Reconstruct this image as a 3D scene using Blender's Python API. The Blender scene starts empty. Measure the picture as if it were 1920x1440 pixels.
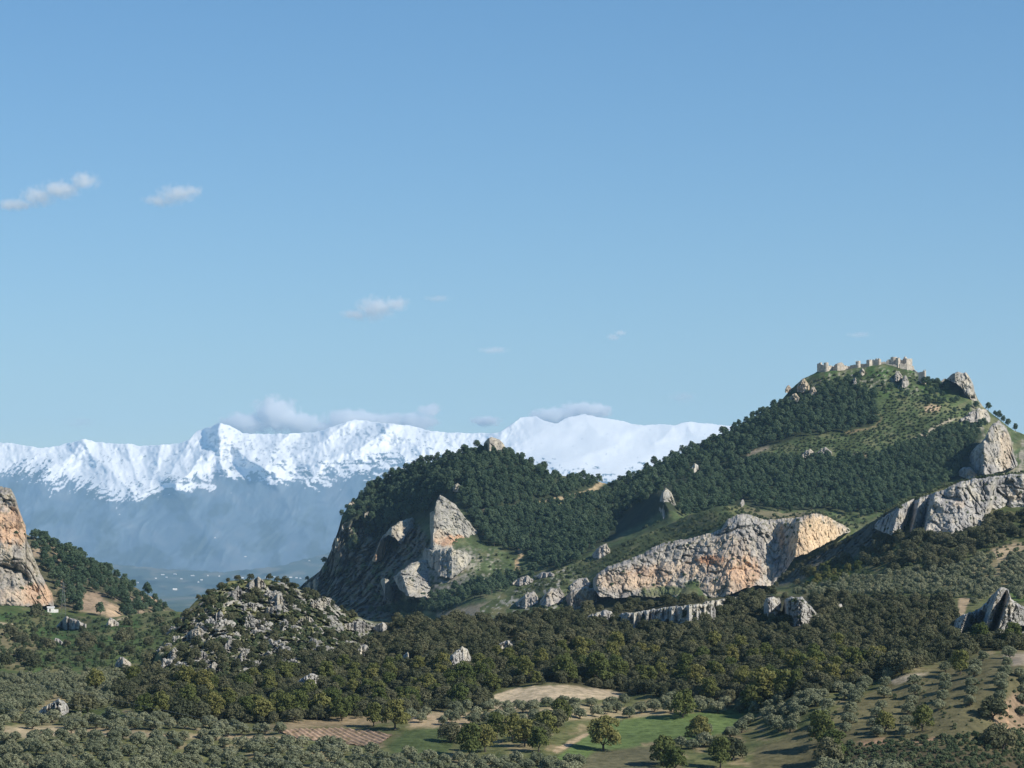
import bpy, bmesh, math, random
import numpy as np
C = bpy.context.scene.collection
R = math.radians
# ------------------------------------------------------------------ camera, sky, sun, exposure
F, CX, HY = 5333.0, 960.0, 1060.0          # a 100 mm lens seen over 1920 px; the horizon lies at row 1060
SUN = np.array([0.78, -0.38, 0.66]); SUN /= np.linalg.norm(SUN)
cam_d = bpy.data.cameras.new('camera'); cam = bpy.data.objects.new('camera', cam_d); C.objects.link(cam)
cam_d.sensor_width = 36; cam_d.lens = F * 36 / 1920; cam_d.shift_y = (HY - 720) / 1920
cam_d.clip_start = 1; cam_d.clip_end = 120000
cam.rotation_euler = (R(90), 0, 0)
sc = bpy.context.scene; sc.camera = cam
w = bpy.data.worlds.new('World'); sc.world = w; w.use_nodes = True
wn = w.node_tree.nodes; wl = w.node_tree.links
sky = wn.new('ShaderNodeTexSky'); sky.sky_type = 'NISHITA'; sky.sun_disc = False
sky.sun_elevation = math.asin(SUN[2]); sky.sun_rotation = math.atan2(SUN[0], SUN[1])
sky.altitude = 900; sky.air_density = 1.0; sky.dust_density = 0.2; sky.ozone_density = 2.5
hs_ = wn.new('ShaderNodeHueSaturation'); hs_.inputs['Saturation'].default_value = 1.25; wl.new(sky.outputs[0], hs_.inputs['Color'])
wl.new(hs_.outputs[0], wn['Background'].inputs[0]); wn['Background'].inputs[1].default_value = 0.077
sun_d = bpy.data.lights.new('sun', 'SUN'); sun = bpy.data.objects.new('sun', sun_d); C.objects.link(sun)
sun_d.energy = 4.0; sun_d.angle = R(0.5); sun_d.color = (1.0, 0.93, 0.82)
from mathutils import Vector, Matrix
sun.rotation_euler = Vector(SUN).to_track_quat('Z', 'Y').to_euler()
sc.view_settings.view_transform = 'Standard'; sc.view_settings.look = 'None'
sc.view_settings.exposure = 0.6; sc.view_settings.gamma = 1.0
sc.cycles.use_denoising = True
sc.cycles.max_bounces = 24; sc.cycles.diffuse_bounces = 2; sc.cycles.volume_bounces = 20
sc.cycles.volume_step_rate = 2.0; sc.cycles.volume_max_steps = 128

# ------------------------------------------------------------------ helpers
def tag(o, label=None, cat=None, group=None, kind=None):
    if label: o['label'] = label
    if cat: o['category'] = cat
    if group: o['group'] = group
    if kind: o['kind'] = kind
    return o
def empty(name, loc, rz=0.0):
    o = bpy.data.objects.new(name, None); C.objects.link(o)
    o.location = loc; o.rotation_euler = (0, 0, rz); o.empty_display_size = 1
    return o
def W(px, py, Y):
    return np.stack([(px - CX) * Y / F, Y + 0 * px, (HY - py) * Y / F], -1)
def pl(pts):
    a = np.array(pts, float)
    return lambda x: np.interp(x, a[:, 0], a[:, 1])
_rs = np.random.RandomState(7); _perm = _rs.permutation(512); _perm = np.concatenate([_perm, _perm, _perm])
_g = _rs.normal(size=(512, 3)); _g /= np.linalg.norm(_g, axis=1)[:, None]
def pn(x, y, z):
    x, y, z = np.broadcast_arrays(np.asarray(x, float), np.asarray(y, float), np.asarray(z, float))
    xi, yi, zi = np.floor(x).astype(int), np.floor(y).astype(int), np.floor(z).astype(int)
    xf, yf, zf = x - xi, y - yi, z - zi
    u, v, t = [a * a * a * (a * (a * 6 - 15) + 10) for a in (xf, yf, zf)]
    out = 0
    for dx in (0, 1):
        for dy in (0, 1):
            for dz in (0, 1):
                h = _perm[(_perm[(_perm[(xi + dx) & 511] + yi + dy) & 511] + zi + dz) & 511]
                g = _g[h]
                d = g[..., 0] * (xf - dx) + g[..., 1] * (yf - dy) + g[..., 2] * (zf - dz)
                out = out + d * (u if dx else 1 - u) * (v if dy else 1 - v) * (t if dz else 1 - t)
    return out * 1.6
def fbm(x, y, z, o=4, g=0.5):
    s, a, n = 0, 1.0, 0
    for i in range(o):
        s = s + a * pn(x * 2 ** i + 17.3 * i, y * 2 ** i + 5.1 * i, z * 2 ** i + 9.7 * i); n += a; a *= g
    return s / n
def ridged(x, y, z, o=4, g=0.5):
    s, a, n = 0, 1.0, 0
    for i in range(o):
        s = s + a * (1 - np.abs(pn(x * 2 ** i + 3.3 * i, y * 2 ** i + 7.7 * i, z * 2 ** i + 1.9 * i))); n += a; a *= g
    return s / n
def worley(x, y, z):
    x, y, z = np.broadcast_arrays(x, y, z); xi, yi, zi = [np.floor(a).astype(int) for a in (x, y, z)]
    f1 = np.full(x.shape, 9.0); f2 = f1.copy(); cr = np.zeros(x.shape)
    for dx in (-1, 0, 1):
        for dy in (-1, 0, 1):
            for dz in (-1, 0, 1):
                h = _perm[(_perm[(_perm[(xi + dx) & 511] + yi + dy) & 511] + zi + dz) & 511]; g = _g[h] * .42 + .5
                d = (xi + dx + g[..., 0] - x) ** 2 + (yi + dy + g[..., 1] - y) ** 2 + (zi + dz + g[..., 2] - z) ** 2
                n1 = d < f1; f2 = np.where(n1, f1, np.minimum(f2, d)); cr = np.where(n1, h / 512.0, cr); f1 = np.where(n1, d, f1)
    return np.sqrt(f1), np.sqrt(f2), cr
def blocky(P, k, vs, seed=0.0):
    """fractured rock relief of unit height: tilted blocks parted by cracks"""
    q = P / k; wx = .35 * fbm(q[..., 0] * 1.3 + seed, q[..., 1] * 1.3, q[..., 2] * 1.3, 3); wz = .35 * fbm(q[..., 0] * 1.3 + 9 + seed, q[..., 1] * 1.3, q[..., 2] * 1.3, 3)
    a, b, c = worley(q[..., 0] + wx + seed, q[..., 1] + wx, q[..., 2] / vs + wz)
    return (c - .5) * .9 + .5 * (.5 - a) - .9 * (1 - sstep(0, .16, b - a))
def sstep(a, b, x):
    t = np.clip((x - a) / (b - a), 0, 1); return t * t * (3 - 2 * t)
class RBF:
    def __init__(s, pts, c=14.0):
        p = np.array(pts, float); s.p = p[:, :2]; s.c = c; n = len(p)
        K = s.k(s.p); P = np.c_[np.ones(n), s.p / 1000]
        A = np.zeros((n + 3, n + 3)); A[:n, :n] = K; A[:n, n:] = P; A[n:, :n] = P.T
        s.w = np.linalg.lstsq(A, np.r_[p[:, 2], 0, 0, 0], rcond=None)[0]
    def k(s, q):
        return np.sqrt(((q[:, None, :] - s.p[None]) ** 2).sum(-1) + s.c ** 2) / 1000
    def __call__(s, px, py):
        sh = np.shape(px); q = np.c_[np.ravel(px), np.ravel(py)]; out = np.empty(len(q)); n = len(s.p)
        for i in range(0, len(q), 40000):
            b = q[i:i + 40000]; out[i:i + 40000] = s.k(b) @ s.w[:n] + np.c_[np.ones(len(b)), b / 1000] @ s.w[n:]
        return out.reshape(sh)
def inside(poly, px, py):
    p = np.array(poly, float); r = np.zeros(np.shape(px), bool)
    for (x0, y0), (x1, y1) in zip(p, np.roll(p, -1, 0)):
        if y0 == y1: continue
        c = ((y0 > py) != (y1 > py)) & (px < (x1 - x0) * (py - y0) / (y1 - y0) + x0); r ^= c
    return r
def sdist(poly, px, py):
    p = np.array(poly, float); d = np.full(np.shape(px), 1e9)
    for a, b in zip(p, np.roll(p, -1, 0)):
        e = b - a; L = (e * e).sum() + 1e-9
        t = np.clip(((px - a[0]) * e[0] + (py - a[1]) * e[1]) / L, 0, 1)
        d = np.minimum(d, np.hypot(px - a[0] - t * e[0], py - a[1] - t * e[1]))
    return np.where(inside(poly, px, py), d, -d)
def lerp(c, col, m):
    m = np.clip(m, 0, 1)[..., None]; return c * (1 - m) + np.array(col) * m
def grid_faces(nu, nv, off=0, flip=False):
    i = np.arange(nv - 1)[:, None] * nu + np.arange(nu - 1)[None] + off
    f = np.stack([i, i + 1, i + 1 + nu, i + nu], -1).reshape(-1, 4)
    return f[:, ::-1] if flip else f
def mesh_np(name, V, Fq, mat, col=None, parent=None, smooth=False):
    me = bpy.data.meshes.new(name); V = np.asarray(V, np.float32).reshape(-1, 3); Fq = np.asarray(Fq, np.int32)
    me.vertices.add(len(V)); me.vertices.foreach_set('co', V.ravel())
    k = Fq.shape[1]; me.loops.add(Fq.size); me.loops.foreach_set('vertex_index', Fq.ravel())
    me.polygons.add(len(Fq)); me.polygons.foreach_set('loop_start', np.arange(0, Fq.size, k, dtype=np.int32))
    me.polygons.foreach_set('use_smooth', np.full(len(Fq), smooth))
    if col is not None:
        a = me.attributes.new('Col', 'FLOAT_COLOR', 'POINT')
        c = np.ones((len(V), 4), np.float32); c[:, :3] = np.asarray(col).reshape(-1, 3); a.data.foreach_set('color', c.ravel())
    me.update(calc_edges=True); me.validate()
    for m in (mat if isinstance(mat, list) else [mat]): me.materials.append(m)
    o = bpy.data.objects.new(name, me); C.objects.link(o)
    if parent: o.parent = parent
    return o

# ------------------------------------------------------------------ materials
def newmat(name):
    m = bpy.data.materials.new(name); m.use_nodes = True; n = m.node_tree.nodes; l = m.node_tree.links
    b = n['Principled BSDF']; b.inputs['Roughness'].default_value = 0.95; b.inputs['Specular IOR Level'].default_value = 0.1
    return m, n, l, b
def mixc(n, l, kind, fac, a, b):
    x = n.new('ShaderNodeMix'); x.data_type = 'RGBA'; x.blend_type = kind
    for s, v in ((x.inputs[0], fac), (x.inputs[6], a), (x.inputs[7], b)):
        if hasattr(v, 'is_output'): l.new(v, s)
        else: s.default_value = v if not isinstance(v, tuple) else (*v, 1)
    return x.outputs[2]
def noise(n, l, scale, detail=4, rough=0.55, vec=None, sc3=None):
    t = n.new('ShaderNodeTexNoise'); t.inputs['Scale'].default_value = scale; t.inputs['Detail'].default_value = detail
    t.inputs['Roughness'].default_value = rough
    if vec is not None:
        if sc3:
            mp = n.new('ShaderNodeMapping'); mp.inputs['Scale'].default_value = sc3; l.new(vec, mp.inputs[0]); vec = mp.outputs[0]
        l.new(vec, t.inputs['Vector'])
    return t.outputs[0]
def ramp(n, l, x, stops):
    r = n.new('ShaderNodeValToRGB'); e = r.color_ramp.elements
    while len(e) < len(stops): e.new(0.5)
    for q, (p, c) in zip(e, stops): q.position = p; q.color = (c, c, c, 1) if not isinstance(c, tuple) else (*c, 1)
    l.new(x, r.inputs[0]); return r.outputs[0]
def bump(n, l, b, h, dist, strength=1.0):
    x = n.new('ShaderNodeBump'); x.inputs['Distance'].default_value = dist; x.inputs['Strength'].default_value = strength
    l.new(h, x.inputs['Height']); l.new(x.outputs[0], b.inputs['Normal'])
def ground_mat(name, s1, s2, bd, lo=0.72, hi=1.25):
    m, n, l, b = newmat(name); tc = n.new('ShaderNodeTexCoord').outputs['Object']
    a = n.new('ShaderNodeAttribute'); a.attribute_name = 'Col'
    n1 = noise(n, l, s1, 5, 0.6, tc); n2 = noise(n, l, s2, 4, 0.65, tc)
    c = mixc(n, l, 'MULTIPLY', 1.0, a.outputs[0], ramp(n, l, n1, [(0.3, (lo, lo, lo)), (0.7, (hi, hi * 0.98, hi * 0.92))]))
    c = mixc(n, l, 'MULTIPLY', 1.0, c, ramp(n, l, n2, [(0.32, (0.55, 0.58, 0.52)), (0.55, (1.0, 1.0, 1.0)), (0.75, (1.3, 1.27, 1.2))]))
    l.new(c, b.inputs['Base Color']); bump(n, l, b, n2, bd, 0.8); return m
def rock_mat(name, k=1.0):
    m, n, l, b = newmat(name); tc = n.new('ShaderNodeTexCoord').outputs['Object']
    a = n.new('ShaderNodeAttribute'); a.attribute_name = 'Col'
    v = noise(n, l, 0.10 * k, 6, 0.6, tc, (1, 1, 0.35)); f = noise(n, l, 0.55 * k, 5, 0.7, tc, (1, 1, 0.6)); cr = noise(n, l, 0.25 * k, 6, 0.75, tc, (1, 1, 0.5))
    c = mixc(n, l, 'MULTIPLY', 1.0, a.outputs[0], ramp(n, l, v, [(0.3, (0.66, 0.67, 0.7)), (0.5, (0.96, 0.95, 0.93)), (0.7, (1.2, 1.17, 1.1))]))
    c = mixc(n, l, 'MULTIPLY', 1.0, c, ramp(n, l, f, [(0.33, (0.55, 0.55, 0.55)), (0.5, (1.0, 1.0, 1.0)), (0.7, (1.18, 1.18, 1.16))]))
    c = mixc(n, l, 'MULTIPLY', 1.0, c, ramp(n, l, cr, [(0.36, (0.42, 0.42, 0.4)), (0.44, (1.0, 1.0, 1.0))]))
    l.new(c, b.inputs['Base Color']); bump(n, l, b, f, 1.0 / k, 0.7); return m
def leaf_mat(name, col, var=0.25, hue=0.03, trans=0.25):
    m, n, l, b = newmat(name); oi = n.new('ShaderNodeObjectInfo')
    geo = n.new('ShaderNodeNewGeometry')
    hs = n.new('ShaderNodeHueSaturation'); hs.inputs['Color'].default_value = (*col, 1)
    mr = n.new('ShaderNodeMapRange'); l.new(oi.outputs['Random'], mr.inputs[0]); mr.inputs[3].default_value = 1 - var; mr.inputs[4].default_value = 1 + var
    mh = n.new('ShaderNodeMapRange'); l.new(oi.outputs['Random'], mh.inputs[0]); mh.inputs[3].default_value = 0.5 + hue; mh.inputs[4].default_value = 0.5 - hue
    l.new(mr.outputs[0], hs.inputs['Value']); l.new(mh.outputs[0], hs.inputs['Hue'])
    iv = n.new('ShaderNodeMapRange'); l.new(geo.outputs['Random Per Island'], iv.inputs[0]); iv.inputs[3].default_value = 0.8; iv.inputs[4].default_value = 1.2
    mu = n.new('ShaderNodeVectorMath'); mu.operation = 'SCALE'; l.new(hs.outputs[0], mu.inputs[0]); l.new(iv.outputs[0], mu.inputs[3])
    d = n.new('ShaderNodeBsdfDiffuse'); t = n.new('ShaderNodeBsdfTranslucent'); x = n.new('ShaderNodeMixShader'); x.inputs[0].default_value = trans
    l.new(mu.outputs[0], d.inputs[0]); l.new(mu.outputs[0], t.inputs[0]); l.new(d.outputs[0], x.inputs[1]); l.new(t.outputs[0], x.inputs[2])
    l.new(x.outputs[0], n['Material Output'].inputs[0]); n.remove(b); return m
def plain_mat(name, col, scale=2.0, v=0.25, rough=0.9):
    m, n, l, b = newmat(name); tc = n.new('ShaderNodeTexCoord').outputs['Object']; b.inputs['Roughness'].default_value = rough
    t = noise(n, l, scale, 5, 0.6, tc)
    c = mixc(n, l, 'MULTIPLY', 1.0, tuple(col), ramp(n, l, t, [(0.3, 1 - v), (0.7, 1 + v)]))
    l.new(c, b.inputs['Base Color']); bump(n, l, b, t, 0.1, 0.4); return m
M_soil = ground_mat('soil_and_grass', 0.03, 0.35, 0.5)
M_hill = ground_mat('hillside', 0.02, 0.22, 0.9)
def far_mat(name):
    m, n, l, b = newmat(name); tc = n.new('ShaderNodeTexCoord').outputs['Object']; a = n.new('ShaderNodeAttribute'); a.attribute_name = 'Col'
    l.new(mixc(n, l, 'MULTIPLY', 1.0, a.outputs[0], ramp(n, l, noise(n, l, 0.0012, 3, .5, tc), [(0.3, 0.94), (0.7, 1.03)])), b.inputs['Base Color']); b.inputs['Specular IOR Level'].default_value = 0.0; return m
M_far = far_mat('far_mountain')
M_plain = ground_mat('plain', 0.002, 0.012, 2, 0.7, 1.25)
M_rock = rock_mat('limestone'); M_rock_near = rock_mat('near_limestone', 2.2)
M_bark = plain_mat('bark', (0.10, 0.085, 0.07), 3)
M_pine = leaf_mat('pine_needles', (0.092, 0.138, 0.082), 0.28, 0.02)
M_oak = leaf_mat('oak_leaves', (0.112, 0.120, 0.070), 0.3, 0.03)
M_olive = leaf_mat('olive_leaves', (0.22, 0.238, 0.15), 0.2, 0.02)
M_broad = leaf_mat('fresh_leaves', (0.145, 0.160, 0.058), 0.28, 0.035)
M_shrub = leaf_mat('shrub_leaves', (0.118, 0.150, 0.082), 0.28, 0.03)
M_stone = plain_mat('castle_stone', (0.49, 0.44, 0.37), 0.5, 0.35)
M_white = plain_mat('whitewash', (0.75, 0.73, 0.68), 0.5, 0.06)
M_tile = plain_mat('roof_tile', (0.36, 0.17, 0.10), 1.0, 0.2)
M_steel = plain_mat('galvanised_steel', (0.20, 0.21, 0.22), 1.0, 0.1, 0.5)
M_wire = plain_mat('wire', (0.45, 0.45, 0.43), 1.0, 0.05, 0.5)

# ------------------------------------------------------------------ terrain sheets
class Sheet:
    """a hillside given by its skyline, its foot and the distance of points on it; it falls away again behind the skyline"""
    def __init__(s, name, x0, x1, step, nv, top, base, Y, amp, scl, mat, colfn, jag=0.0, back=300.0, drop=120.0, skirt=-130.0, extra=None, smooth=True, nb=6):
        s.x0, s.x1 = x0, x1; s.nu = int((x1 - x0) / step) + 1; s.px = np.linspace(x0, x1, s.nu); s.nv = nv
        s.ft, s.fb = pl(top), pl(base)
        s.top = s.ft(s.px) + jag * fbm(s.px / 14, 3.1 + x0, 0.5, 4, 0.6); s.bot = s.fb(s.px)
        t = np.linspace(0, 1, nv)[:, None]; PX = np.broadcast_to(s.px, (nv, s.nu)); PY = s.bot + (s.top - s.bot) * t
        Yv = Y(PX, PY); P = W(PX, PY, Yv)
        for a, k in zip(amp, scl):
            Yv = Yv + a * fbm(P[..., 0] / k, P[..., 1] / k, P[..., 2] / k * 1.5, 3)
        if extra: Yv = Yv + extra(PX, PY, P)
        s.Y = Yv; P = W(PX, PY, Yv); col = colfn(PX, PY, P)
        rows, cols = [P], [col]
        sk = P[0].copy(); sk[:, 2] = skirt; sk[:, 1] -= 20; rows.insert(0, sk[None]); cols.insert(0, col[:1])
        for k in range(1, nb + 1):
            q = k / nb; b = P[-1].copy(); f = 1 + back * q / b[:, 1]; b[:, 0] *= f; b[:, 1] *= f
            b[:, 2] += -drop * q ** 1.5 + 0.02 * drop * q * pn(b[:, 0] / 40, b[:, 1] / 40, 0.3); rows.append(b[None]); cols.append(col[-1:])
        V = np.concatenate(rows); c = np.concatenate(cols)
        s.ob = mesh_np(name, V, grid_faces(s.nu, V.shape[0]), mat, c, smooth=smooth); s.ob['kind'] = 'structure'
    def depth(s, px, py):
        px = np.asarray(px, float); py = np.asarray(py, float)
        u = np.clip((px - s.x0) / (s.x1 - s.x0) * (s.nu - 1), 0, s.nu - 1.001); i = u.astype(int); f = u - i
        top = s.top[i] * (1 - f) + s.top[i + 1] * f; bot = s.bot[i] * (1 - f) + s.bot[i + 1] * f
        v = np.clip((bot - py) / (bot - top), 0, 0.9999) * (s.nv - 1); j = v.astype(int); g = v - j
        return (s.Y[j, i] * (1 - f) + s.Y[j, i + 1] * f) * (1 - g) + (s.Y[j + 1, i] * (1 - f) + s.Y[j + 1, i + 1] * f) * g
    def at(s, px, py): return W(np.asarray(px, float), np.asarray(py, float), s.depth(px, py))
    def clampy(s, px, py): return np.maximum(py, np.interp(px, s.px, s.top) + 0.5)

GRASS = (0.085, 0.115, 0.042); DRY = (0.15, 0.145, 0.07); SOIL = (0.40, 0.31, 0.21); RED = (0.32, 0.215, 0.145); SAND = (0.50, 0.41, 0.29)
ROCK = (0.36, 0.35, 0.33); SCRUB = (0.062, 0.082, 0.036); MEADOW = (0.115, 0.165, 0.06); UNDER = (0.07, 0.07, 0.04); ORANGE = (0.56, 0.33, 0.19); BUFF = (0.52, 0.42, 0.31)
def paint(c, PX, PY, patches, wob=6.0, sc_=18.0):
    nx = wob * fbm(PX / sc_, PY / sc_ * 1.6, 0.7, 3); ny = wob * 0.6 * fbm(PX / sc_, PY / sc_ * 1.6, 5.7, 3)
    for poly, col, feather in patches:
        p = np.array(poly); b = (PX > p[:, 0].min() - 30) & (PX < p[:, 0].max() + 30) & (PY > p[:, 1].min() - 30) & (PY < p[:, 1].max() + 30)
        if b.any(): c[b] = lerp(c[b], col, sstep(-feather, feather, sdist(poly, (PX + nx)[b], (PY + ny)[b])))
    return c

# the far plain: one sheet to the horizon
ys = np.concatenate([np.linspace(-380, 1500, 14), np.geomspace(1700, 45500, 130)]); nu = 160
gx = np.linspace(-1, 1, nu)[None] * np.clip(ys * 0.26 + 900, 1200, 12500)[:, None]; gy = np.repeat(ys[:, None], nu, 1)
gz = np.interp(gy, [-380, 1400, 2500, 6000, 12000, 50000], [-75, -85, -140, -225, -240, -240]) + 5 * fbm(gx / 900, gy / 900, 0.2, 3)
gc = np.zeros(gx.shape + (3,)) + np.array((0.085, 0.105, 0.055))
q = fbm(gx / 500, gy / 2200, 1.2, 3); gc = lerp(gc, (0.16, 0.15, 0.11), sstep(0.05, 0.25, q)); gc = lerp(gc, (0.045, 0.07, 0.04), sstep(0.1, 0.3, -q))
gnd = mesh_np('ground', np.stack([gx, gy, gz], -1), grid_faces(nu, len(ys)), M_plain, gc, smooth=True); gnd['kind'] = 'structure'

# the snow range
S_TOP = [(-80, 815), (0, 829), (40, 834), (80, 840), (110, 835), (140, 828), (157, 822), (175, 827), (205, 832), (240, 831), (265, 836), (300, 834), (335, 831), (355, 824), (368, 808), (385, 803), (412, 792), (430, 797), (455, 812), (500, 814), (540, 813), (590, 810),
         (615, 803), (640, 793), (665, 787), (700, 791), (735, 794), (765, 797), (800, 806), (840, 811), (880, 812), (930, 812), (945, 806), (975, 783), (1005, 781), (1022, 789), (1045, 794), (1065, 783), (1095, 777), (1120, 781), (1160, 789), (1205, 797), (1245, 795), (1265, 797), (1285, 791), (1310, 792), (1355, 797), (1420, 800), (1500, 806), (1700, 812), (2000, 830)]
S_BASE = [(-80, 1110), (2000, 1110)]
snowline = pl([(-80, 858), (0, 868), (60, 880), (130, 896), (200, 918), (270, 926), (320, 910), (360, 896), (430, 884), (520, 880), (600, 884), (690, 872), (800, 866), (900, 872), (1000, 886), (1100, 892), (1200, 888), (1400, 860), (2000, 860)])
_sx = np.arange(-300, 2300, 4.0); _sy = pl(S_TOP)(_sx); _k = np.exp(-.5 * (np.arange(-45, 46) * 4 / 55.0) ** 2); _sy = np.convolve(np.pad(_sy, 45, 'edge'), _k / _k.sum(), 'valid')
def s_depth(PX, PY):
    t = (1110 - PY) / (1110 - np.interp(PX, _sx, _sy)); return 29500 + 15000 * np.clip(t, 0, 1.15) ** 0.65
SPURS = [(900, 34, [(412, 792), (402, 830), (372, 866), (332, 908)]), (800, 34, [(412, 792), (436, 836), (474, 868), (520, 888)]), (500, 24, [(412, 815), (412, 850), (420, 880)]), (600, 34, [(157, 822), (172, 850), (215, 890), (250, 922)]), (400, 26, [(157, 830), (130, 860), (90, 880)]), (450, 26, [(300, 834), (296, 872), (282, 915)]), (400, 24, [(235, 832), (246, 870), (262, 905)]),
         (450, 26, [(355, 826), (338, 862), (312, 896)]), (650, 34, [(735, 796), (700, 828), (650, 850), (582, 872)]), (500, 30, [(650, 790), (610, 826), (560, 850), (500, 872)]), (450, 30, [(735, 806), (770, 830), (830, 850)]), (420, 26, [(540, 813), (520, 838), (470, 855)]), (380, 40, [(1065, 784), (1010, 812), (950, 840), (900, 862)]), (300, 40, [(1095, 778), (1120, 812), (1160, 832), (1250, 850)]), (300, 30, [(1160, 832), (1110, 850), (1040, 872)]),
         (360, 26, [(1262, 796), (1250, 815), (1230, 830)]), (360, 26, [(1285, 792), (1300, 812), (1330, 826)]), (350, 26, [(975, 784), (955, 800), (938, 812)]), (350, 60, [(60, 834), (80, 900), (60, 980)]), (500, 70, [(500, 880), (540, 950), (580, 1010)]), (500, 70, [(330, 910), (350, 960), (420, 1030)]), (450, 60, [(200, 905), (210, 960), (180, 1020)])]
def s_extra(PX, PY, P):
    wx = PX + 22 * fbm(PX / 90, PY / 70, 2.2, 3); sl = (PX - 420) * 0.15
    t = (1110 - PY) / 300.0
    r = ridged((wx + 0.5 * (PY - 900)) / 95, PY / 210, 4.2, 5, 0.55)
    r2 = ridged((wx - 0.35 * (PY - 900)) / 38, PY / 85, 8.2, 4, 0.6)
    rt = sstep(930, 1010, PX); d = 0
    wpx, wpy = PX + 9 * fbm(PX / 22, PY / 22, 1.4, 3), PY + 7 * fbm(PX / 22, PY / 22, 7.4, 3)
    for A, wd, line in SPURS:
        q = np.full(PX.shape, 1e9)
        for (ax, ay), (bx, by) in zip(line[:-1], line[1:]):
            ex, ey = bx - ax, by - ay; u = np.clip(((wpx - ax) * ex + (wpy - ay) * ey) / (ex * ex + ey * ey), 0, 1); q = np.minimum(q, np.hypot(wpx - ax - u * ex, wpy - ay - u * ey))
        d = d - A * np.clip(1 - q / wd, 0, 1) ** 1.3
    lt_ = 1 - rt; return .8 * d * (1 - .62 * rt) - 420 * lt_ * (r - 0.75) * sstep(0.3, 0.8, t) - 240 * lt_ * (r2 - 0.75) * sstep(0.45, 0.85, t) + 80 * lt_ * fbm(PX / 9, PY / 9, 1.1, 3) * sstep(0.6, 0.9, t) + 90 * rt * fbm(PX / 70 + PY / 60, PY / 40, 5.1, 2) - 1000 * (ridged((PX + .6 * (PY - 950)) / 130 + .3 * fbm(PX / 80, PY / 60, 8.8, 2), PY / 160, 6.6, 4, .5) - .75) * sstep(.02, .2, t) * sstep(.75, .5, t)
def s_col(PX, PY, P):
    f = fbm(PX / 60, PY / 50, 3.3, 4, 0.6); c = np.zeros(PX.shape + (3,)) + np.array((0.12, 0.155, 0.18)); c = lerp(c, (0.165, 0.19, 0.205), sstep(0.0, 0.35, f)); c = lerp(c, (0.075, 0.09, 0.08), sstep(0.0, 0.3, -f))  # bluish slope rock: part of the distance haze is painted into the colour
    Yv = P[..., 1]; face = np.gradient(Yv, axis=1)
    gul = ridged((PX + 0.45 * (PY - 900) * np.sign(480 - PX + 40 * f)) / 24 + 0.6 * f, PY / 80, 6.1, 4, 0.6)
    lf = sstep(1000, 880, PX); kk = np.clip((PX - 412) / 140, -1, 1) * .9 + .25 * f; a_ = PX - kk * (PY - 800)
    e = (snowline(PX) + 6 - PY) + 20 * f + 64 * fbm(a_ / 7, PY / 30, 9.1, 4, .65) * (.4 + .6 * lf) + 30 * fbm(a_ / 28, PY / 40, 3.1, 3) + 44 * fbm(PX / 42 + PY / 40, PY / 5, 4.4, 4, .65) * sstep(400, 560, PX) + 16 * fbm(PX / 60 + PY / 40, PY / 5, 4.4, 4, .6) + 22 * fbm(PX / 5, PY / 4, 6.4, 2)
    pk = np.exp(-(((PX - 412) / 55) ** 2 + ((PY - 838) / 32) ** 2)) + .7 * np.exp(-(((PX - 690) / 110) ** 2 + ((PY - 815) / 18) ** 2)) + .6 * np.exp(-(((PX - 540) / 60) ** 2 + ((PY - 840) / 16) ** 2)) + .5 * np.exp(-(((PX - 175) / 45) ** 2 + ((PY - 862) / 10) ** 2)) + .4 * np.exp(-(((PX - 280) / 60) ** 2 + ((PY - 880) / 22) ** 2))
    rn = .7 * fbm(a_ / 5, PY / 10, 2.9, 4, 0.7) + .5 * fbm(PX / 9, PY / 3.5, 8.3, 3, .6); rocks = sstep(0.22, 0.36, rn + .16 * np.clip(-face / 200, -1, 1) + .30 * pk - .10 + .05 * lf - .05 * (1 - lf) * sstep(890, 840, PY))
    s = sstep(-2, 4, e) * (1 - 0.72 * rocks)
    return lerp(c, (0.95, 0.94, 0.92), s)
sierra = Sheet('snow_mountains', -80, 2000, 1.9, 190, S_TOP, S_BASE, s_depth, [], [], M_far, s_col, jag=3.0, back=1200, drop=600, skirt=-243, extra=s_extra)
# foothills in front of it
fh = Sheet('foothills', -80, 2000, 4, 40, [(-80, 1070), (100, 1050), (230, 1058), (300, 1066), (420, 1072), (520, 1062), (640, 1030), (800, 1010), (2000, 1010)], [(-80, 1112), (300, 1118), (2000, 1118)],
           lambda x, y: 22500 + (1118 - y) * 70, [700, 200], [2500, 700], M_far,
           lambda x, y, P: lerp(lerp(np.zeros(x.shape + (3,)) + np.array((0.075, 0.10, 0.085)), (0.15, 0.15, 0.12), sstep(0.0, 0.3, fbm(x / 40, y / 9, 7.7, 4))), (0.035, 0.05, 0.04), sstep(0.05, 0.3, fbm(x / 50, y / 16, 1.7, 4))), jag=4, back=3000, drop=260, skirt=-243)

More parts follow.
